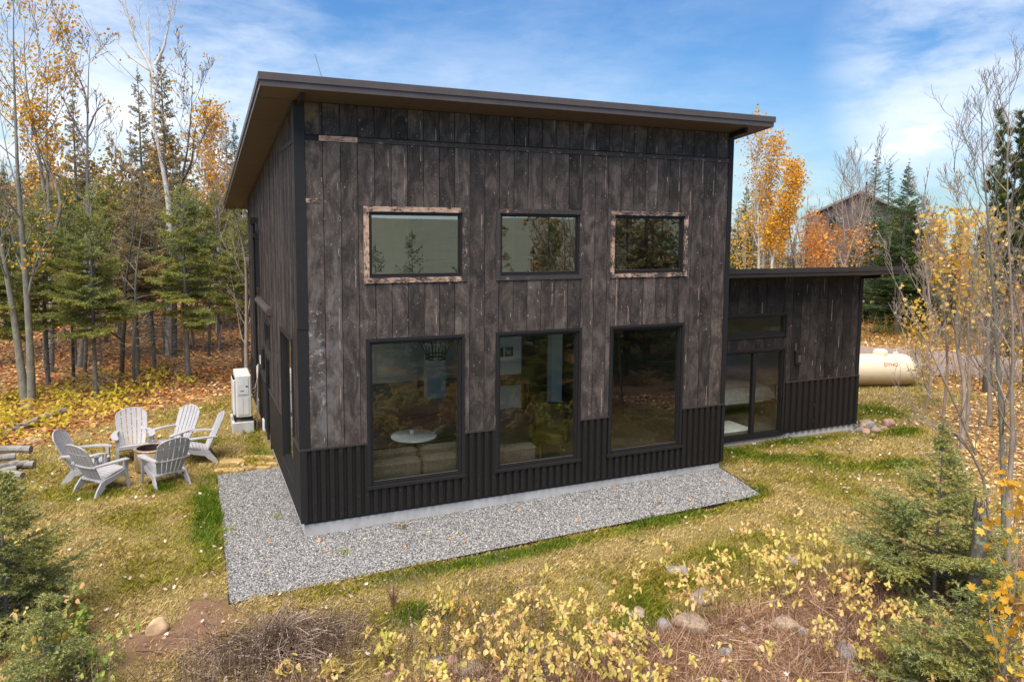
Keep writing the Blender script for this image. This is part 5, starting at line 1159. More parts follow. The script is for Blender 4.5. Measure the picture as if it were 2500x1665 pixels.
# --- right side, beyond the annex
for i, (sp, d, rr_, nl, zz0, lb) in enumerate([([(1853, 660), (1853, 560), (1850, 470), (1852, 400), (1854, 333)], 31, .075, 1200, 3.4, 'tall thin birch with sparse gold leaves, tallest behind the annex'), ([(1866, 660), (1870, 560), (1878, 480), (1886, 420), (1889, 372)], 31.5, .075, 2500, 3.4, 'birch with a rounded gold crown, second of the clump behind the annex'), ([(1884, 660), (1898, 580), (1912, 520), (1926, 470), (1935, 440)], 30.5, .08, 4800, 2.2, 'dense bright gold birch, right of the clump behind the annex')]):
    custom(300+i, 'birch_tree', lb, 'birch', [sp], d, (rr_,), 'birch', 'gold birches behind the annex', kids=30, ratio=(.09, .16) if i != 2 else (.12, .18), leaf='gold', nleaf=nl, lsize=.08, zmin=zz0, jit=.17, spread=.55, minr=.006, up=.3)
x, y, z, h = at(1815, 32, 560); bare(310, 'low gold-leaved birch sapling at the foot of the birches, by the tall wall', x, y, h, .05, 'birch', leaf='gold', nleaf=900, lsize=.08, kids=(12, 5, 4), maxlev=2, group=GRT, start=.2, crownjit=.18, name='birch_tree', cat='birch')
x, y, z, h = at(2040, 34, 452); bare(311, 'half-bare maple with orange leaves in front of the far house', x, y, h*1.05, .11, 'twig', kids=(11, 6, 5, 4), leaf='orange', nleaf=1000, lsize=.09, group=GRT, minr=.009, start=.2, clip_h=(0, h*.72), crownjit=.2, name='maple_tree', ratio=(.4, .6))
x, y, z, h = at(1990, 32.5, 600); bare(312, 'low red and orange maple showing over the annex roof', x, y, h, .06, 'greybark', kids=(12, 6, 5), maxlev=2, leaf='orange', nleaf=900, lsize=.10, group=GRT, start=.2, crownjit=.25, name='maple_tree')
for i, (u, d, vt, lb) in enumerate([(1962, 40, 470, 'grey bare tree just right of the gold birches'), (1944, 43, 420, 'tall dead stem sticking out above the gold birch'), (2245, 38, 410, 'tall thin dead stem right of the big spruce'), (2100, 36, 480, 'brown bare tree left of the big spruce'), (2290, 30, 560, 'brown bushy bare tree right of the big spruce')]):
    x, y, z, h = at(u, d, vt); bare(320+i, lb, x, y, h, .08, 'twig' if i != 1 else 'darkbark', kids=(12, 6, 5, 4), group=GRT, minr=.009, start=.25, spread=.6 if i not in (1, 2) else .35, ratio=(.3, .5) if i not in (1, 2) else (.12, .25))
# pine with upswept brushes
def pine(seed, label, u, d, vt):
    x, y, z, H = at(u, d, vt); rg = np.random.default_rng(seed); out = []; tips = []; grow(rg, np.zeros(3), np.array([0, 0, 1.]), H, .12, 0, 2, out, tips, .95, (26, 7, 4), .28, .06, .9, .3, (.20, .34))
    t = thing('pine_tree', label, 'pine tree', (x, y, z-.03), 0, GRT); wood(out, minr=.006).build('trunk', MT['darkbark'], t, True)
    A = np.array([p[-3] for p in tips]); B_ = np.array([p[-1] for p in tips])+np.array([0, 0, .05]); nb_ = MB(); needles(nb_, A, B_, .0016, .17, .020, seed, flat=1.2); nb_.build('crown', MT['pine'], t)
pine(331, 'dark pine with upswept brushes on the right skyline', 2425, 21, 352); pine(332, 'second dark pine cut by the right picture edge', 2520, 22, 430)
x, y, z, h = at(2375, 15.5, 548); bare(340, 'yellow-leaved maple on the right, behind the bare grey branches', x, y, h, .06, 'twig', kids=(13, 6, 5), maxlev=2, leaf='yellow', nleaf=950, lsize=.085, shape='maple', group=GRT, start=.45, clip_h=(h*.5, h*1.1), crownjit=.2, name='maple_tree', minr=.005, ratio=(.30, .45))
x, y, z, h = at(2275, 19, 760); bare(341, 'low yellow and orange maple bush by the gravel drive', x, y, h, .04, 'twig', kids=(12, 5, 4), maxlev=2, leaf='yellow', nleaf=420, lsize=.085, shape='maple', group=GRT, start=.1, crownjit=.2, name='maple_tree', minr=.004)
x, y, z, h = at(2470, 17, 700); bare(342, 'yellow maple sapling cut by the right picture edge', x, y, h, .04, 'twig', kids=(12, 5, 4), maxlev=2, leaf='yellow', nleaf=260, lsize=.085, shape='maple', group=GRT, start=.1, crownjit=.25, name='maple_tree', minr=.004)
GB = 'bare grey trees at the right edge'
for i, (st, d, rr_, lb, k_) in enumerate([([[(2440, 1590), (2448, 1400), (2452, 1200), (2452, 1000), (2446, 800), (2438, 640), (2425, 480), (2408, 360), (2398, 290)]], 9.4, (.062,), 'grey tree with a straight lichen-spotted stem at the right edge', 15),
        ([[(2472, 1560), (2470, 1350), (2476, 1180), (2488, 1060), (2476, 960), (2484, 860), (2470, 700), (2455, 500), (2452, 330), (2452, 240)]], 8.8, (.058,), 'grey tree with a kinked stem right of the straight one', 13),
        ([[(2452, 1540), (2420, 1200), (2370, 1110), (2300, 1040), (2250, 940), (2215, 840)], [(2400, 1160), (2330, 1060), (2260, 1030), (2180, 990)], [(2370, 1110), (2290, 930), (2240, 800), (2200, 700), (2170, 640)]], 9.0, (.030, .02, .022), 'low arching sapling with bare branches reaching left over the lawn', 8),
        ([[(2520, 1500), (2512, 1200), (2500, 1000), (2480, 820), (2440, 660), (2400, 560), (2340, 420)]], 9.6, (.045,), 'bare tree leaning left at the right picture edge', 14),
        ([[(2300, 1010), (2300, 900), (2296, 760), (2290, 640), (2280, 500)]], 17.5, (.05,), 'slim grey tree beside the propane tank, left of the thicket', 14),
        ([[(2352, 1020), (2354, 900), (2360, 740), (2366, 620), (2360, 480)]], 17, (.055,), 'slim grey tree in the middle of the thicket beyond the lawn', 14),
        ([[(2410, 1010), (2412, 900), (2430, 700), (2436, 560)]], 17.5, (.08,), 'thicker grey tree at the right of the thicket beyond the lawn', 14)]):
    custom(400+i, 'bare_tree', lb, 'tree', st, d, rr_, 'mapbark' if i == 0 else 'twig', GB, kids=k_, ratio=(.10, .21) if i != 2 else (.12, .3), zmin=(1.7 if i < 4 else 1.2) if i != 2 else .8, minr=.0022 if i < 4 else .0045, spread=.75, up=.16, nk=(0, 7, 5, 3), leaf='yellow' if i in (5, 6) else None, nleaf=70, lsize=.07)
x, y, z, h = at(2432, 8.1, 1240); b = MB(); b.tube([(0, 0, -.1), (.02, 0, .3), (.0, .01, .55), (-.02, .01, .8), (.0, -.01, 1.05), (.02, 0, h-.12), (.03, 0, h-.04), (.04, .01, h)], [.12, .092, .085, .075, .08, .07, .05, .012], 14)
MT['stumpbark'] = bark('stump_bark', (.05, .04, .03), (.16, .14, .11), (.22, .25, .15), .50, 7)
sn = thing('tree_stump', 'broken-off lichen-covered stump among the bare trees at the right edge', 'stump', (x, y, z), 0); b.build('stump_wood', MT['stumpbark'], sn, True)
rg = np.random.default_rng(8); b = MB()
for k in range(14): a = rg.uniform(0, 6.28); b.tube([(.07*math.cos(a), .07*math.sin(a), h-.12), (.06*math.cos(a), .06*math.sin(a), h+rg.uniform(.02, .14))], [.022, .004], 4)
b.build('splinters', MT['darkbark'], sn)
x, y, z, h = at(2500, 6.6, 1190); bare(420, 'maple sapling with large golden leaves at the bottom right edge', x, y, h, .02, 'twig', kids=(12, 4, 3), maxlev=2, leaf='gold', nleaf=210, lsize=.075, shape='maple', start=.2, crownjit=.06, name='maple_sapling', minr=.003, ratio=(.25, .4))
# --- far house on the rise
x, y, z, h = at(2087, 62, 464)
fh = thing('far_house', 'brown house with a pale gable edge half hidden by trees in the distance', 'house', (x, y, z), -YAW-.35)
b = MB(); wz = h-2.0; b.add([(-3.9, 0, 0), (3.9, 0, 0), (3.9, 0, wz), (0, 0, h-.12), (-3.9, 0, wz)], [[0, 1, 2, 3, 4]]); b.add([(-3.9, 9, 0), (3.9, 9, 0), (3.9, 9, wz), (0, 9, h-.12), (-3.9, 9, wz)], [[4, 3, 2, 1, 0]])
b.add([(-3.9, 0, 0), (-3.9, 0, wz), (-3.9, 9, wz), (-3.9, 9, 0)], [[0, 1, 2, 3]]); b.add([(3.9, 0, 0), (3.9, 0, wz), (3.9, 9, wz), (3.9, 9, 0)], [[3, 2, 1, 0]]); b.build('wall', MT['farwall'], fh)
b = MB()
for s in (-1, 1): 
    e = 4.4*s; ze = wz-.26; P = [(e, -.4, ze), (0, -.4, h-.12), (0, 9.4, h-.12), (e, 9.4, ze)]; P = P if s < 0 else P[::-1]; Q = [(p[0], p[1], p[2]+.2) for p in P]; b.hexa(P+Q)
b.build('roof', MT['farroof'], fh); b = MB(); b.tube([(.6, 2, h-.3), (.6, 2, h+.9)], .08, 8); b.build('vent_pipe', MT['trim'], fh)
b = MB(); b.box(-2.3, -.04, wz-1.1, -1.3, -.01, wz-.1); b.box(.8, -.04, wz-1.1, 1.8, -.01, wz-.1); b.box(-2.3, -.04, .9, -1.3, -.01, 2); b.build('window', MT['glassup'], fh)
for i in range(16):
    r_ = random.Random(i); u = -60+i*43+r_.uniform(-15, 15); d = r_.uniform(21, 30); x, y, z, h = at(u, d, r_.uniform(430, 520))
    pos = ['at the left edge', 'left of the double maple', 'right of the double maple', 'behind the double maple', 'before the crooked maple', 'behind the nearest fir', 'left of the forked tree', 'below the forked tree', 'right of the forked tree', 'left of the aspen', 'right of the aspen', 'below the dark leaning tree', 'below the yellow birch', 'left of the leaning grey tree', 'by the house corner', 'behind the heat pump'][i]
    if i < 3: px0 = bare(700+i, 'twiggy brown sapling '+pos, x, y, 5.2, .035, 'twig', kids=(22, 7, 4), maxlev=2, spread=.8, up=.1, group='twiggy saplings of the left wood', start=.12, ratio=(.18, .32), minr=.0045, name='sapling'); sp_ = (locals().get('sp_') or [])+[px0]
    else: copyto(sp_[i % 3], x, y, i*1.1, 'twiggy brown sapling '+pos, h/5.2)
# --- distant woods as one mass
def arr(mb): return [(np.concatenate(mb.V), [(k, mi, np.concatenate(f)) for (k, mi), f in mb.F.items()])]
def put(dst, src, x, y, z, rz, sx, sz, mi=None):
    c, s = math.cos(rz), math.sin(rz)
    for V, Fs in src:
        W2 = np.stack([(V[:, 0]*c-V[:, 1]*s)*sx+x, (V[:, 0]*s+V[:, 1]*c)*sx+y, V[:, 2]*sz+z], -1); n0 = dst.n; dst.V.append(W2); dst.A.append(np.zeros(len(W2))); dst.n += len(W2)
        for k, m, f in Fs: dst.F.setdefault((k, m if mi is None else mi), []).append(f+n0)
tmpl = []
for sd_, R in ((71, 1.2), (72, 1.7), (73, .9)):
    tb, nb_ = conifer(sd_, H=8, R=R, z0=.6, nb=60, step=.13, ln=.20, wd=.09, trunk=.1); q = MB(); put(q, arr(tb), 0, 0, 0, 0, 1, 1, 1); put(q, arr(nb_), 0, 0, 0, 0, 1, 1, 0); tmpl.append(('c', arr(q)))
for sd_, mt_ in ((74, 2), (75, 3), (76, 4), (77, None)):
    rg = np.random.default_rng(sd_); out = []; tips = []; grow(rg, np.zeros(3), np.array([0, 0, 1.]), 8, .1, 0, 2, out, tips, .6, (13, 6, 4), .2, .08, .9, .25, (.25, .4)); q = MB(); put(q, arr(wood(out, (4, 3, 3), .014)), 0, 0, 0, 0, 1, 1, 5)
    if mt_ is not None: P = along(tips, 5, rg, .25); P = P[rg.choice(len(P), min(len(P), 700), replace=False)]; put(q, arr(leaves(P, .2, sd_)), 0, 0, 0, 0, 1, 1, mt_)
    tmpl.append(('d', arr(q)))
rg = np.random.default_rng(90); b = MB()
def scat(n, ulo, uhi, dlo, dhi, hlo, hhi, wts):
    for k in range(n):
        d = rg.uniform(dlo, dhi); u = rg.uniform(ulo, uhi); x, y, z, _ = at(u, d); s = rg.uniform(hlo, hhi)/8; t = tmpl[rg.choice(7, p=wts)]; put(b, t[1], x, y, z-.1, rg.uniform(0, 6), s*rg.uniform(.9, 1.3), s)
scat(190, -380, 680, 32, 62, 4.2, 6.4, [.2, .22, .15, .06, .1, .07, .2]); scat(26, -300, 650, 40, 60, 6.0, 8.5, [.1, .0, .3, .05, .05, .05, .45])
scat(110, 1740, 2750, 42, 80, 3.4, 5.8, [.28, .25, .17, .05, .1, .05, .1]); scat(45, 2250, 2800, 27, 44, 3.0, 4.8, [.25, .2, .1, .07, .1, .08, .2])
scat(70, 600, 1800, 40, 75, 4, 6, [.2, .2, .2, .1, .1, .1, .1])
b.build('woods', [MT['firgrey'], MT['darkbark'], MT['gold'], MT['orange'], MT['goldenrod'], MT['twig']], kind='stuff', label='mixed conifers and bare trees as a distant mass', category='woods')
# woods below the drone's side of the hill, mirrored by the upper panes
b = MB()
for k in range(90):
    x = rg.uniform(-20, 60); y = -rg.uniform(24, 75); s = rg.uniform(3.5, 6.5)/8; put(b, tmpl[rg.choice(7, p=[.3, .25, .15, .05, .1, .05, .1])][1], x, y, float(HT(x, y)), rg.uniform(0, 6), s*1.2, s)
for k in range(46):
    x = rg.uniform(11, 26); y = rg.uniform(-22, -9)
    if x < 9.5+.0*y or math.hypot(x-CAM[0], y-CAM[1]) < 4 : continue
    if (x+1.4)*math.cos(YAW+.61+.04)-(y+11.1)*math.sin(YAW+.61+.04) < 1.5: continue
    s = rg.uniform(5.5, 8.5)/8; put(b, tmpl[rg.choice(7, p=[.38, .32, .12, .0, .0, .05, .13])][1], x, y, float(HT(x, y)), rg.uniform(0, 6), s*1.1, s)
b.build('woods', [MT['firgrey'], MT['darkbark'], MT['gold'], MT['orange'], MT['goldenrod'], MT['twig']], kind='stuff', label='conifers and autumn trees of the slope facing the front windows', category='woods')
# --- low cover
rg = np.random.default_rng(77)
def field(n, x0, x1, y0, y1, fn):
    x = rg.uniform(x0, x1, n); y = rg.uniform(y0, y1, n); k = rg.random(n) < fn(x, y); return x[k], y[k]
def dens(x, y, d0=8.0, p=1.5): return np.minimum(1, (d0/np.maximum(4, np.hypot(x-CAM[0], y-CAM[1])))**p)
def free(x, y): return ~(inpoly(x, y, GR) & True) & ~house_mask(x, y, .10)
def vis(x, y):
    s, c = math.sin(YAW), math.cos(YAW); f = (x-CAM[0])*s+(y-CAM[1])*c; l = (x-CAM[0])*c-(y-CAM[1])*s; return (f > 3) & (np.abs(l) < f*.78+1.2)
def lawn(x, y):
    g, l, d = masks(x, y); return dens(x, y, 9, 1.2)*free(x, y)*vis(x, y)*(1-.93*np.clip(l*1.3, 0, 1))*(1-.86*np.clip(d*1.2, 0, 1))
x, y = field(1400000, -10, 19, -7.5, 11, lawn); n = len(x); g, l, d = masks(x, y)
hgt = (.7+.7*sm(fbm(x, y, 2.2, 91), .38, .66))*(.028+.05*g**1.5+.015*rg.random(n))*rg.uniform(.6, 1.3, n)*(1+.05*np.hypot(x-CAM[0], y-CAM[1])/10); a = rg.uniform(0, 6.283, n); lean = rg.uniform(.3, 1.5, n)*(1.25-.7*g); w2 = rg.uniform(.003, .0055, n)*(.6+.05*np.hypot(x-CAM[0], y-CAM[1])); z = HT(x, y)-.004
h = np.stack([np.cos(a), np.sin(a)], -1); t_ = np.stack([-h[:, 1], h[:, 0]], -1); o3 = np.stack([x, y, z], -1)
V = np.empty((n, 4, 3)); V[:, 0] = o3; V[:, 0, :2] -= t_*w2[:, None]; V[:, 1] = o3; V[:, 1, :2] += t_*w2[:, None]
V[:, 2] = o3; V[:, 2, :2] += h*(lean*hgt*.4)[:, None]+t_*w2[:, None]*.7; V[:, 2, 2] += hgt*.65; V[:, 3] = o3; V[:, 3, :2] += h*(lean*hgt)[:, None]; V[:, 3, 2] += hgt
b = MB().add(V.reshape(-1, 3), np.arange(n*4).reshape(n, 4)); me = b.mesh('grass', MT['grass']); add_attrs(me, dict(green=np.repeat(np.clip(g+rg.normal(0, .1, n), 0, 1), 4))); link('grass', me, kind='stuff', label='straw and green lawn grass', category='grass'); print('blades', n)
def litt(x, y):
    g, l, d = masks(x, y); return (np.abs(dside(x, y)) > 2.3)* dens(x, y, 13, 1.0)*free(x, y)*vis(x, y)*np.clip(l*1.2, 0, 1)
x, y = field(230000, -16, 30, -6, 36, litt); n = len(x); print('litter', n)
MT['litter2'] = leafmat('yellow_fallen_leaves', [(0, (.16, .09, .045)), (.25, (.42, .25, .10)), (.5, (.66, .46, .20)), (.75, (.80, .60, .28)), (1, (.82, .70, .50))], .15, (1.1, .9, .75), .5, True)
x0_, y0_ = x, y; k = x > 8; xr, yr = x[k], y[k]; x, y = x[~k], y[~k]; n = len(x)
leaves(np.stack([xr, yr, HT(xr, yr)+rg.uniform(.0, .05, len(xr))], -1), .07*(1+.010*np.hypot(xr, yr)), 55, 'round', flat=.35).build('fallen_leaves', MT['litter2'], kind='stuff', label='pale yellow leaf litter under the trees on the right', category='leaves')
leaves(np.stack([x, y, HT(x, y)+rg.uniform(.0, .05, n)], -1), .075*(1+.012*np.hypot(x, y)), 5, 'round', flat=.35).build('fallen_leaves', MT['litter'], kind='stuff', label='brown and orange leaf litter of the wood floor', category='leaves')
x, y = field(9000, -9, 18, -7, 12, lambda x, y: free(x, y)*vis(x, y)*(.16+.5*(fbm(x, y, .5, 61) > .55)+.5*(x > 9))); n = len(x)
leaves(np.stack([x, y, HT(x, y)+rg.uniform(.03, .06, n)], -1), .05, 6, 'maple', flat=.45).build('fallen_leaves', MT['pale'], kind='stuff', label='pale dry leaves scattered over the lawn', category='leaves')
# yellow-leaved ground plants of the wood
def ug(x, y):
    e = y-np.interp(x, [-9, -5.5, -4.2, -2.5, -1, .3, 3], [3.5, 5.4, 7.0, 8.6, 11.6, 16, 20]); return sm(e, 0, 1.2)*sm(15-y, 0, 5)*(fbm(x, y, .6, 66) > .47)*dens(x, y, 16, 1)
x, y = field(4200, -14, 1, 4, 20, ug); n = len(x); hh = rg.uniform(.12, .42, n); m = 11; P = np.repeat(np.stack([x, y, HT(x, y)+hh], -1), m, 0)+rg.normal(0, 1, (n*m, 3))*np.array([.13, .13, .04])
b = leaves(P, .10, 7, 'oval', flat=.5); b.build('ground_plants', MT['underg'], kind='stuff', label='low yellow-leaved plants covering the wood floor', category='ground plants'); print('ug', n)
# dry goldenrod and weeds by the drive
def weeds(n, fn, box_, hlo, hhi, mat, nm, lb, cat, seed, per=9, wd=.012, spreadx=.10):
    r = np.random.default_rng(seed); x = r.uniform(box_[0], box_[1], n); y = r.uniform(box_[2], box_[3], n); k = r.random(n) < fn(x, y); x, y = x[k], y[k]; n = len(x); m = per
    X = np.repeat(x, m)+r.normal(0, spreadx*.6, n*m); Y_ = np.repeat(y, m)+r.normal(0, spreadx*.6, n*m); Hh = np.repeat(r.uniform(hlo, hhi, n), m)*r.uniform(.5, 1.1, n*m); Z = HT(X, Y_)
    A = np.stack([X, Y_, Z], -1); T = A+np.stack([r.normal(0, spreadx, n*m), r.normal(0, spreadx, n*m), Hh], -1); s = r.normal(size=(n*m, 3)); s[:, 2] = 0; s /= np.linalg.norm(s, axis=1)[:, None]; s *= wd/2
    V = np.stack([A-s, A+s, T+s*.4, T-s*.4], 1); b = MB().add(V.reshape(-1, 3), np.arange(n*m*4).reshape(-1, 4)); return b, T, nm, mat, lb, cat
b, T, *_ = weeds(1500, lambda x, y: (((dside(x, y) > 2.9) & (dside(x, y) < 6.5)) | ((dside(x, y) < -2.7) & (dside(x, y) > -4.6) & (y < 5.2)))*(fbm(x, y, .4, 5) > .36), (13, 34, -4, 24), .35, 1.05, None, '', '', '', 3, 12, .02, .22)
r = np.random.default_rng(4); P = np.repeat(T, 3, 0); P = P-np.array([0, 0, 1])*r.uniform(0, .35, (len(P), 1))+r.normal(0, .05, P.shape); leaves(P, .055, 8, 'oval', b)
b.build('dry_weeds', MT['goldenrod'], kind='stuff', label='dry goldenrod and tall weeds along the gravel drive', category='weeds')
# --- bank in the foreground: twigs, canes, stones
def bankf(x, y):
    g, l, d = masks(x, y); return (d > .45)*(y < -3.6)*(x > -.9)
b, T, *_ = weeds(8000, lambda x, y: bankf(x, y)*.85, (-1.0, 9, -8.2, -3.4), .06, .30, None, '', '', '', 31, 8, .0062, .13)
r = np.random.default_rng(11); n = 26000; x = r.uniform(-1, 9, n); y = r.uniform(-8, -3.6, n); k = bankf(x, y); x, y = x[k], y[k]; n = len(x); A = np.stack([x, y, HT(x, y)+r.uniform(.01, .10, n)], -1); D = r.normal(size=(n, 3))*np.array([.13, .13, .02]); s = r.normal(size=(n, 3)); s /= np.linalg.norm(s, axis=1)[:, None]; s *= .0032
b.add(np.stack([A-s, A+s, A+D+s, A+D-s], 1).reshape(-1, 3), np.arange(n*4).reshape(-1, 4)); b.build('dead_stems', MT['weed'], kind='stuff', label='tangle of reddish-brown dead stems on the stony bank', category='dead stems')
b, T, *_ = weeds(760, lambda x, y: (x < 1.9+.3*(y+5))*(y < -3.15)*.8, (-3.0, 2.6, -6.8, -3.0), .25, .85, None, '', '', '', 33, 5, .0055, .06)
r = np.random.default_rng(14); P = np.repeat(T, 10, 0); P = P-np.array([0, 0, 1])*r.uniform(0, .4, (len(P), 1))+r.normal(0, .02, P.shape); leaves(P, .018, 9, 'oval', b); b.build('dead_stems', MT['brush'], kind='stuff', label='dark upright dead weed stalks at the lower left', category='dead stems')
def canes(seed, n, fn, box_, hlo, hhi):
    r = np.random.default_rng(seed); x = r.uniform(box_[0], box_[1], n); y = r.uniform(box_[2], box_[3], n); k = r.random(n) < fn(x, y); x, y = x[k], y[k]; n = len(x); H_ = r.uniform(hlo, hhi, n); L_ = r.normal(0, .12, (n, 2))
    b = MB(); P = []
    for i in range(n):
        z = float(HT(x[i], y[i])); t = np.linspace(0, 1, 5); C_ = np.stack([x[i]+L_[i, 0]*t*t, y[i]+L_[i, 1]*t*t, z+H_[i]*t-.04*t**3], -1); b.tube(C_, .004*(1.1-t), 3, 0, False)
        for c_ in range(r.integers(2, 5)):
            f = r.uniform(.45, 1.0) if c_ else 1.0; q = np.array([np.interp(f, t, C_[:, c]) for c in range(3)]); a = r.uniform(0, 6.28); l = r.uniform(.02, .09)*(c_ > 0); q = q+np.array([math.cos(a)*l, math.sin(a)*l, 0])
            for j in range(r.integers(5, 10)): P.append(q+r.normal(0, 1, 3)*np.array([.028, .028, .020]))
    return b, np.array(P), n
def thick(x, y):
    c = fbm(x, y, .9, 15); base = (y < -4.0-.14*np.clip(x-2, 0, 5))*(x > .4)*(c > .50)*.8
    return np.maximum(base, gau(x, y, 5.9, -4.1, .9, .75, -.5)*1.0)+.9*gau(x, y, 2.3, -5.2, .5, .35)+.6*gau(x, y, 3.9, -4.3, .7, .3)
b, P, n = canes(61, 1150, lambda x, y: np.maximum(thick(x, y), .06)*(y > -8.2)*(y < -3.2), (.2, 7.6, -8.0, -3.3), .25, .75)
leaves(P, .041, 62, 'rasp', b, 1, flat=.85); b.build('raspberry_thicket', [MT['redtwig'], MT['rasp']], kind='stuff', label='yellow-leaved raspberry canes covering the stony bank', category='thicket'); print('canes', n)
lab2 = [(1050, 1590, 'yellow leafy sapling standing alone left of the thicket, tall and round topped'), (1070, 1500, 'small sapling with yellow and orange leaves alone on the lawn, left one of two'), (1115, 1530, 'small sapling with a red-orange foot alone on the lawn, right one of two'), (1305, 1480, 'green and yellow sapling in a dark green patch of lawn'), (945, 1625, 'broad yellow-green sapling above the stones at the lower middle'), (690, 1650, 'small yellow sapling in front of the brush pile'), (820, 1660, 'low yellow sapling at the bottom edge right of the brush pile')]
for i, (u, v, lb) in enumerate(lab2):
    x, y = on(u, v); r = np.random.default_rng(500+i); H_ = [.55, .42, .5, .38, .48, .35, .3][i]; t = thing('leafy_sapling', lb, 'sapling', (x, y, float(HT(x, y))), 0, 'yellow saplings standing apart on the lawn'); b = MB(); P = []
    for s in range(2 if i not in (0, 4) else 4):
        a = r.uniform(0, 6.28); C_ = np.stack([np.linspace(0, .10*math.cos(a), 5), np.linspace(0, .10*math.sin(a), 5), np.linspace(-.02, H_*r.uniform(.8, 1), 5)], -1); b.tube(C_, [.005, .004, .004, .003, .002], 4, 0, False)
        for j in range(22): f = r.uniform(.4, 1); q = C_[int(f*4)]; a2 = r.uniform(0, 6.28); l = r.uniform(.03, .12); P.append(q+np.array([math.cos(a2)*l, math.sin(a2)*l, r.normal(0, .03)]))
    b.build('stem', MT['redtwig'], t); leaves(np.array(P), .048, 510+i, 'rasp', flat=.8).build('foliage', MT['rasp'] if i != 2 else MT['yellow'], t)
# rocks of the bank
MT['stonedun'] = principled('dun_field_stone', (.33, .25, .18), .85, 0, .3, .3, 7, .5, 30)
for i, (u, v, h_, lb) in enumerate([(120, 1640, .75, 'yellow-green leafy bush at the bottom left among the young firs'), (170, 1560, .5, 'low green-leaved bush right of the bottom left fir'), (20, 1400, .9, 'yellow-leaved bush showing through the left-hand young fir'), (230, 1655, .45, 'small yellow-leaved bush at the bottom edge left of the boulder')]):
    x, y = on(u, v); r = np.random.default_rng(800+i); t = thing('leafy_bush', lb, 'bush', (x, y, float(HT(x, y))), 0, 'leafy bushes at the lower left'); b = MB(); P = []
    for s_ in range(14):
        a = r.uniform(0, 6.28); L_ = r.uniform(.1, .45); C_ = np.stack([np.linspace(0, L_*math.cos(a), 5), np.linspace(0, L_*math.sin(a), 5), np.linspace(-.02, h_*r.uniform(.5, 1), 5)], -1); b.tube(C_, [.005, .004, .003, .003, .002], 4, 0, False)
        for j in range(14): f = r.uniform(.4, 1); P.append(C_[min(4, int(f*5))]+r.normal(0, .05, 3))
    b.build('stem', MT['redtwig'], t); leaves(np.array(P), .045, 810+i, 'rasp', flat=.8).build('foliage', MT['rasp'] if i in (0, 2) else MT['bramble'], t)
gl = r.uniform(size=(150, 2))*np.array([9.0, 5.2])+np.array([-1.1, -1.6]); k = inpoly(gl[:, 0], gl[:, 1], GR) & ~house_mask(gl[:, 0], gl[:, 1], .05); gl = gl[k]
leaves(np.stack([gl[:, 0], gl[:, 1], HP(gl[:, 0], gl[:, 1])+.03], -1), .042, 71, 'maple', flat=.4).build('fallen_leaves', MT['litter'], kind='stuff', label='a few dry leaves blown onto the gravel', category='leaves')
for i, (u, v, lb) in enumerate([(980, 1285, 'ochre weed tuft growing in the gravel below the left lower window'), (560, 1285, 'green weed growing in the gravel near its left edge'), (675, 1255, 'green weed in the gravel beside the house corner'), (840, 1345, 'green sprig in the middle of the front gravel'), (1650, 1130, 'faded weed in the gravel towards its right end')]):
    x, y = on(u, v); t = thing('gravel_weed', lb, 'weed', (x, y, float(HP(x, y))), 0, 'weeds in the gravel'); rw_ = np.random.default_rng(900+i); n = 60; P = rw_.normal(0, 1, (n, 3))*np.array([.05, .05, .015])+np.array([0, 0, .04]); leaves(P, .028, 901+i, 'oval').build('leaves', MT['goldenrod'] if i in (0, 4) else MT['bramble'], t)
rk = [MT['stone'], MT['stonegrey'], MT['stonepink'], MT['stonedun']]; rkm = [rockmesh('bank_stone', (1, .8, .62), 600+k, rk[k % 4]) for k in range(8)]
cn_ = ['brown', 'dark grey', 'pinkish', 'tan']
spots = [(1655, 1400, .17, 1, 'tall dark grey stone standing on the lawn edge of the bank, highest of the stones'), (1720, 1470, .22, 0, 'large square brown stone in the middle of the bank'), (1690, 1540, .26, 3, 'large tan slab-sided stone below the square brown one'), (1620, 1530, .15, 1, 'dark grey stone left of the tan slab-sided one'), (1560, 1500, .14, 3, 'tan angular stone left of the middle of the bank'),
 (1500, 1560, .15, 2, 'pinkish long stone in the left part of the bank'), (1550, 1500, .10, 1, 'small grey stone beside the tan angular one'), (1480, 1590, .16, 0, 'brown stone lying low in the left part of the bank'), (1920, 1540, .20, 3, 'round tan stone half hidden under canes, right part of the bank'), (1960, 1550, .12, 1, 'dark stone right beside the round tan one'),
 (2070, 1600, .19, 1, 'dark grey stone in the gap before the young fir, right end of the bank'), (2010, 1400, .10, 1, 'small dark stone among the yellow leaves high on the right of the bank'), (1930, 1380, .15, 0, 'brown stone under yellow leaves high on the right of the bank'), (1400, 1640, .17, 0, 'brown stone at the bottom edge, middle of the picture'), (1150, 1640, .20, 3, 'large tan stone at the bottom edge left of the middle'),
 (1105, 1610, .09, 2, 'small pink stone, right one of a pair above the large tan stone'), (1068, 1608, .09, 1, 'small grey stone, left one of a pair above the large tan stone'), (1295, 1600, .10, 1, 'bluish grey stone by the yellow canes at the bottom middle'), (1540, 1640, .18, 2, 'pinkish stone at the bottom edge right of the middle'), (1590, 1650, .14, 0, 'brown stone beside the pinkish one at the bottom edge'),
 (1450, 1520, .08, 1, 'pebble-sized grey stone at the upper left of the bank'), (1770, 1600, .13, 1, 'dark stone deep in the stems below the large stones'), (1240, 1615, .09, 0, 'small brown stone at the bottom between the yellow canes'), (950, 1640, .07, 2, 'small pink stone at the bottom edge left of the yellow canes')]
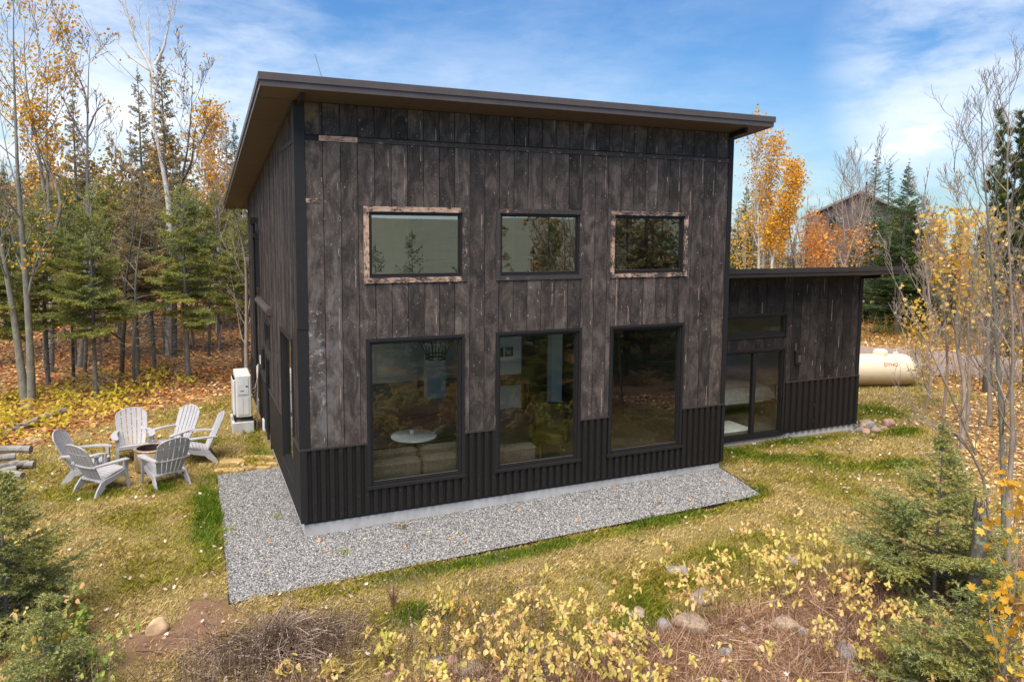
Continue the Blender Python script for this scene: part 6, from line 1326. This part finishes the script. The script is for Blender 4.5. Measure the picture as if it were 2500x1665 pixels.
for i, (u, v, s, m, lb) in enumerate(spots):
    x, y = on(u, v, .0); t = thing('bank_stone', lb, 'stone', (x, y, float(HT(x, y))+s*.16), i*1.1, 'stones of the foreground bank', rkm[(m+4*(i % 2))]); t.scale = (s, s, s)
r = np.random.default_rng(23); n = 2600; x = r.uniform(-.6, 8, n); y = r.uniform(-8, -3.7, n); k = bankf(x, y)*(r.random(n) < .9); k = k > 0; x, y = x[k], y[k]; n = len(x)
S = (r.uniform(.012, .045, n)*np.where(r.random(n) < .12, 1.8, 1))[:, None, None]*T8[None]*r.uniform(.6, 1.2, (n, 6, 1)); V = np.einsum('nij,nkj->nki', rotm(r, n), S)+np.stack([x, y, HT(x, y)+.01], -1)[:, None, :]
mr, Nr, br = material('bank_rubble'); Nr.put(br.inputs['Base Color'], Nr.ramp(Nr.island(), [(0, (.14, .11, .10)), (.5, (.30, .23, .19)), (1, (.50, .43, .38))])); br.inputs['Roughness'].default_value = .9
MB().add(V.reshape(-1, 3), (FT[None]+(np.arange(n)*6)[:, None, None]).reshape(-1, 3)).build('rubble', mr, kind='stuff', label='small stones lying between the dead stems of the bank', category='rubble')
x, y = on(700, 1575); bp = thing('brush_pile', 'heap of dark dead sticks and branches at the lower left', 'brush pile', (x, y, float(HT(x, y))), 0)
r = np.random.default_rng(19); b = MB()
for k in range(2000):
    a = r.uniform(0, 6.28); rr = abs(r.normal(0, .55)); p = np.array([rr*1.25*math.cos(a), rr*.8*math.sin(a), max(0, .27-.34*rr)*r.random()+.02]); d = r.normal(size=3)*np.array([.22, .22, .10]); q = p+d; q[2] = max(q[2], .01); mid = (p+q)/2+r.normal(0, .03, 3); b.tube([p, mid, q], r.uniform(.0016, .0048), 3, 0, False)
b.build('sticks', MT['brush'], bp)
x, y = on(960, 1480); t = thing('dead_weed', 'withered grey-brown weed clump alone in the lawn before the gravel', 'weed', (x, y, float(HT(x, y))), 0); b = MB()
for k in range(60): a = r.uniform(0, 6.28); l = r.uniform(.02, .10); b.tube([(0, 0, 0), (l*.5*math.cos(a), l*.5*math.sin(a), r.uniform(.1, .2)), (l*math.cos(a), l*math.sin(a), r.uniform(.12, .38))], .0025, 3, 0, False)
b.build('stalks', MT['weed'], t)
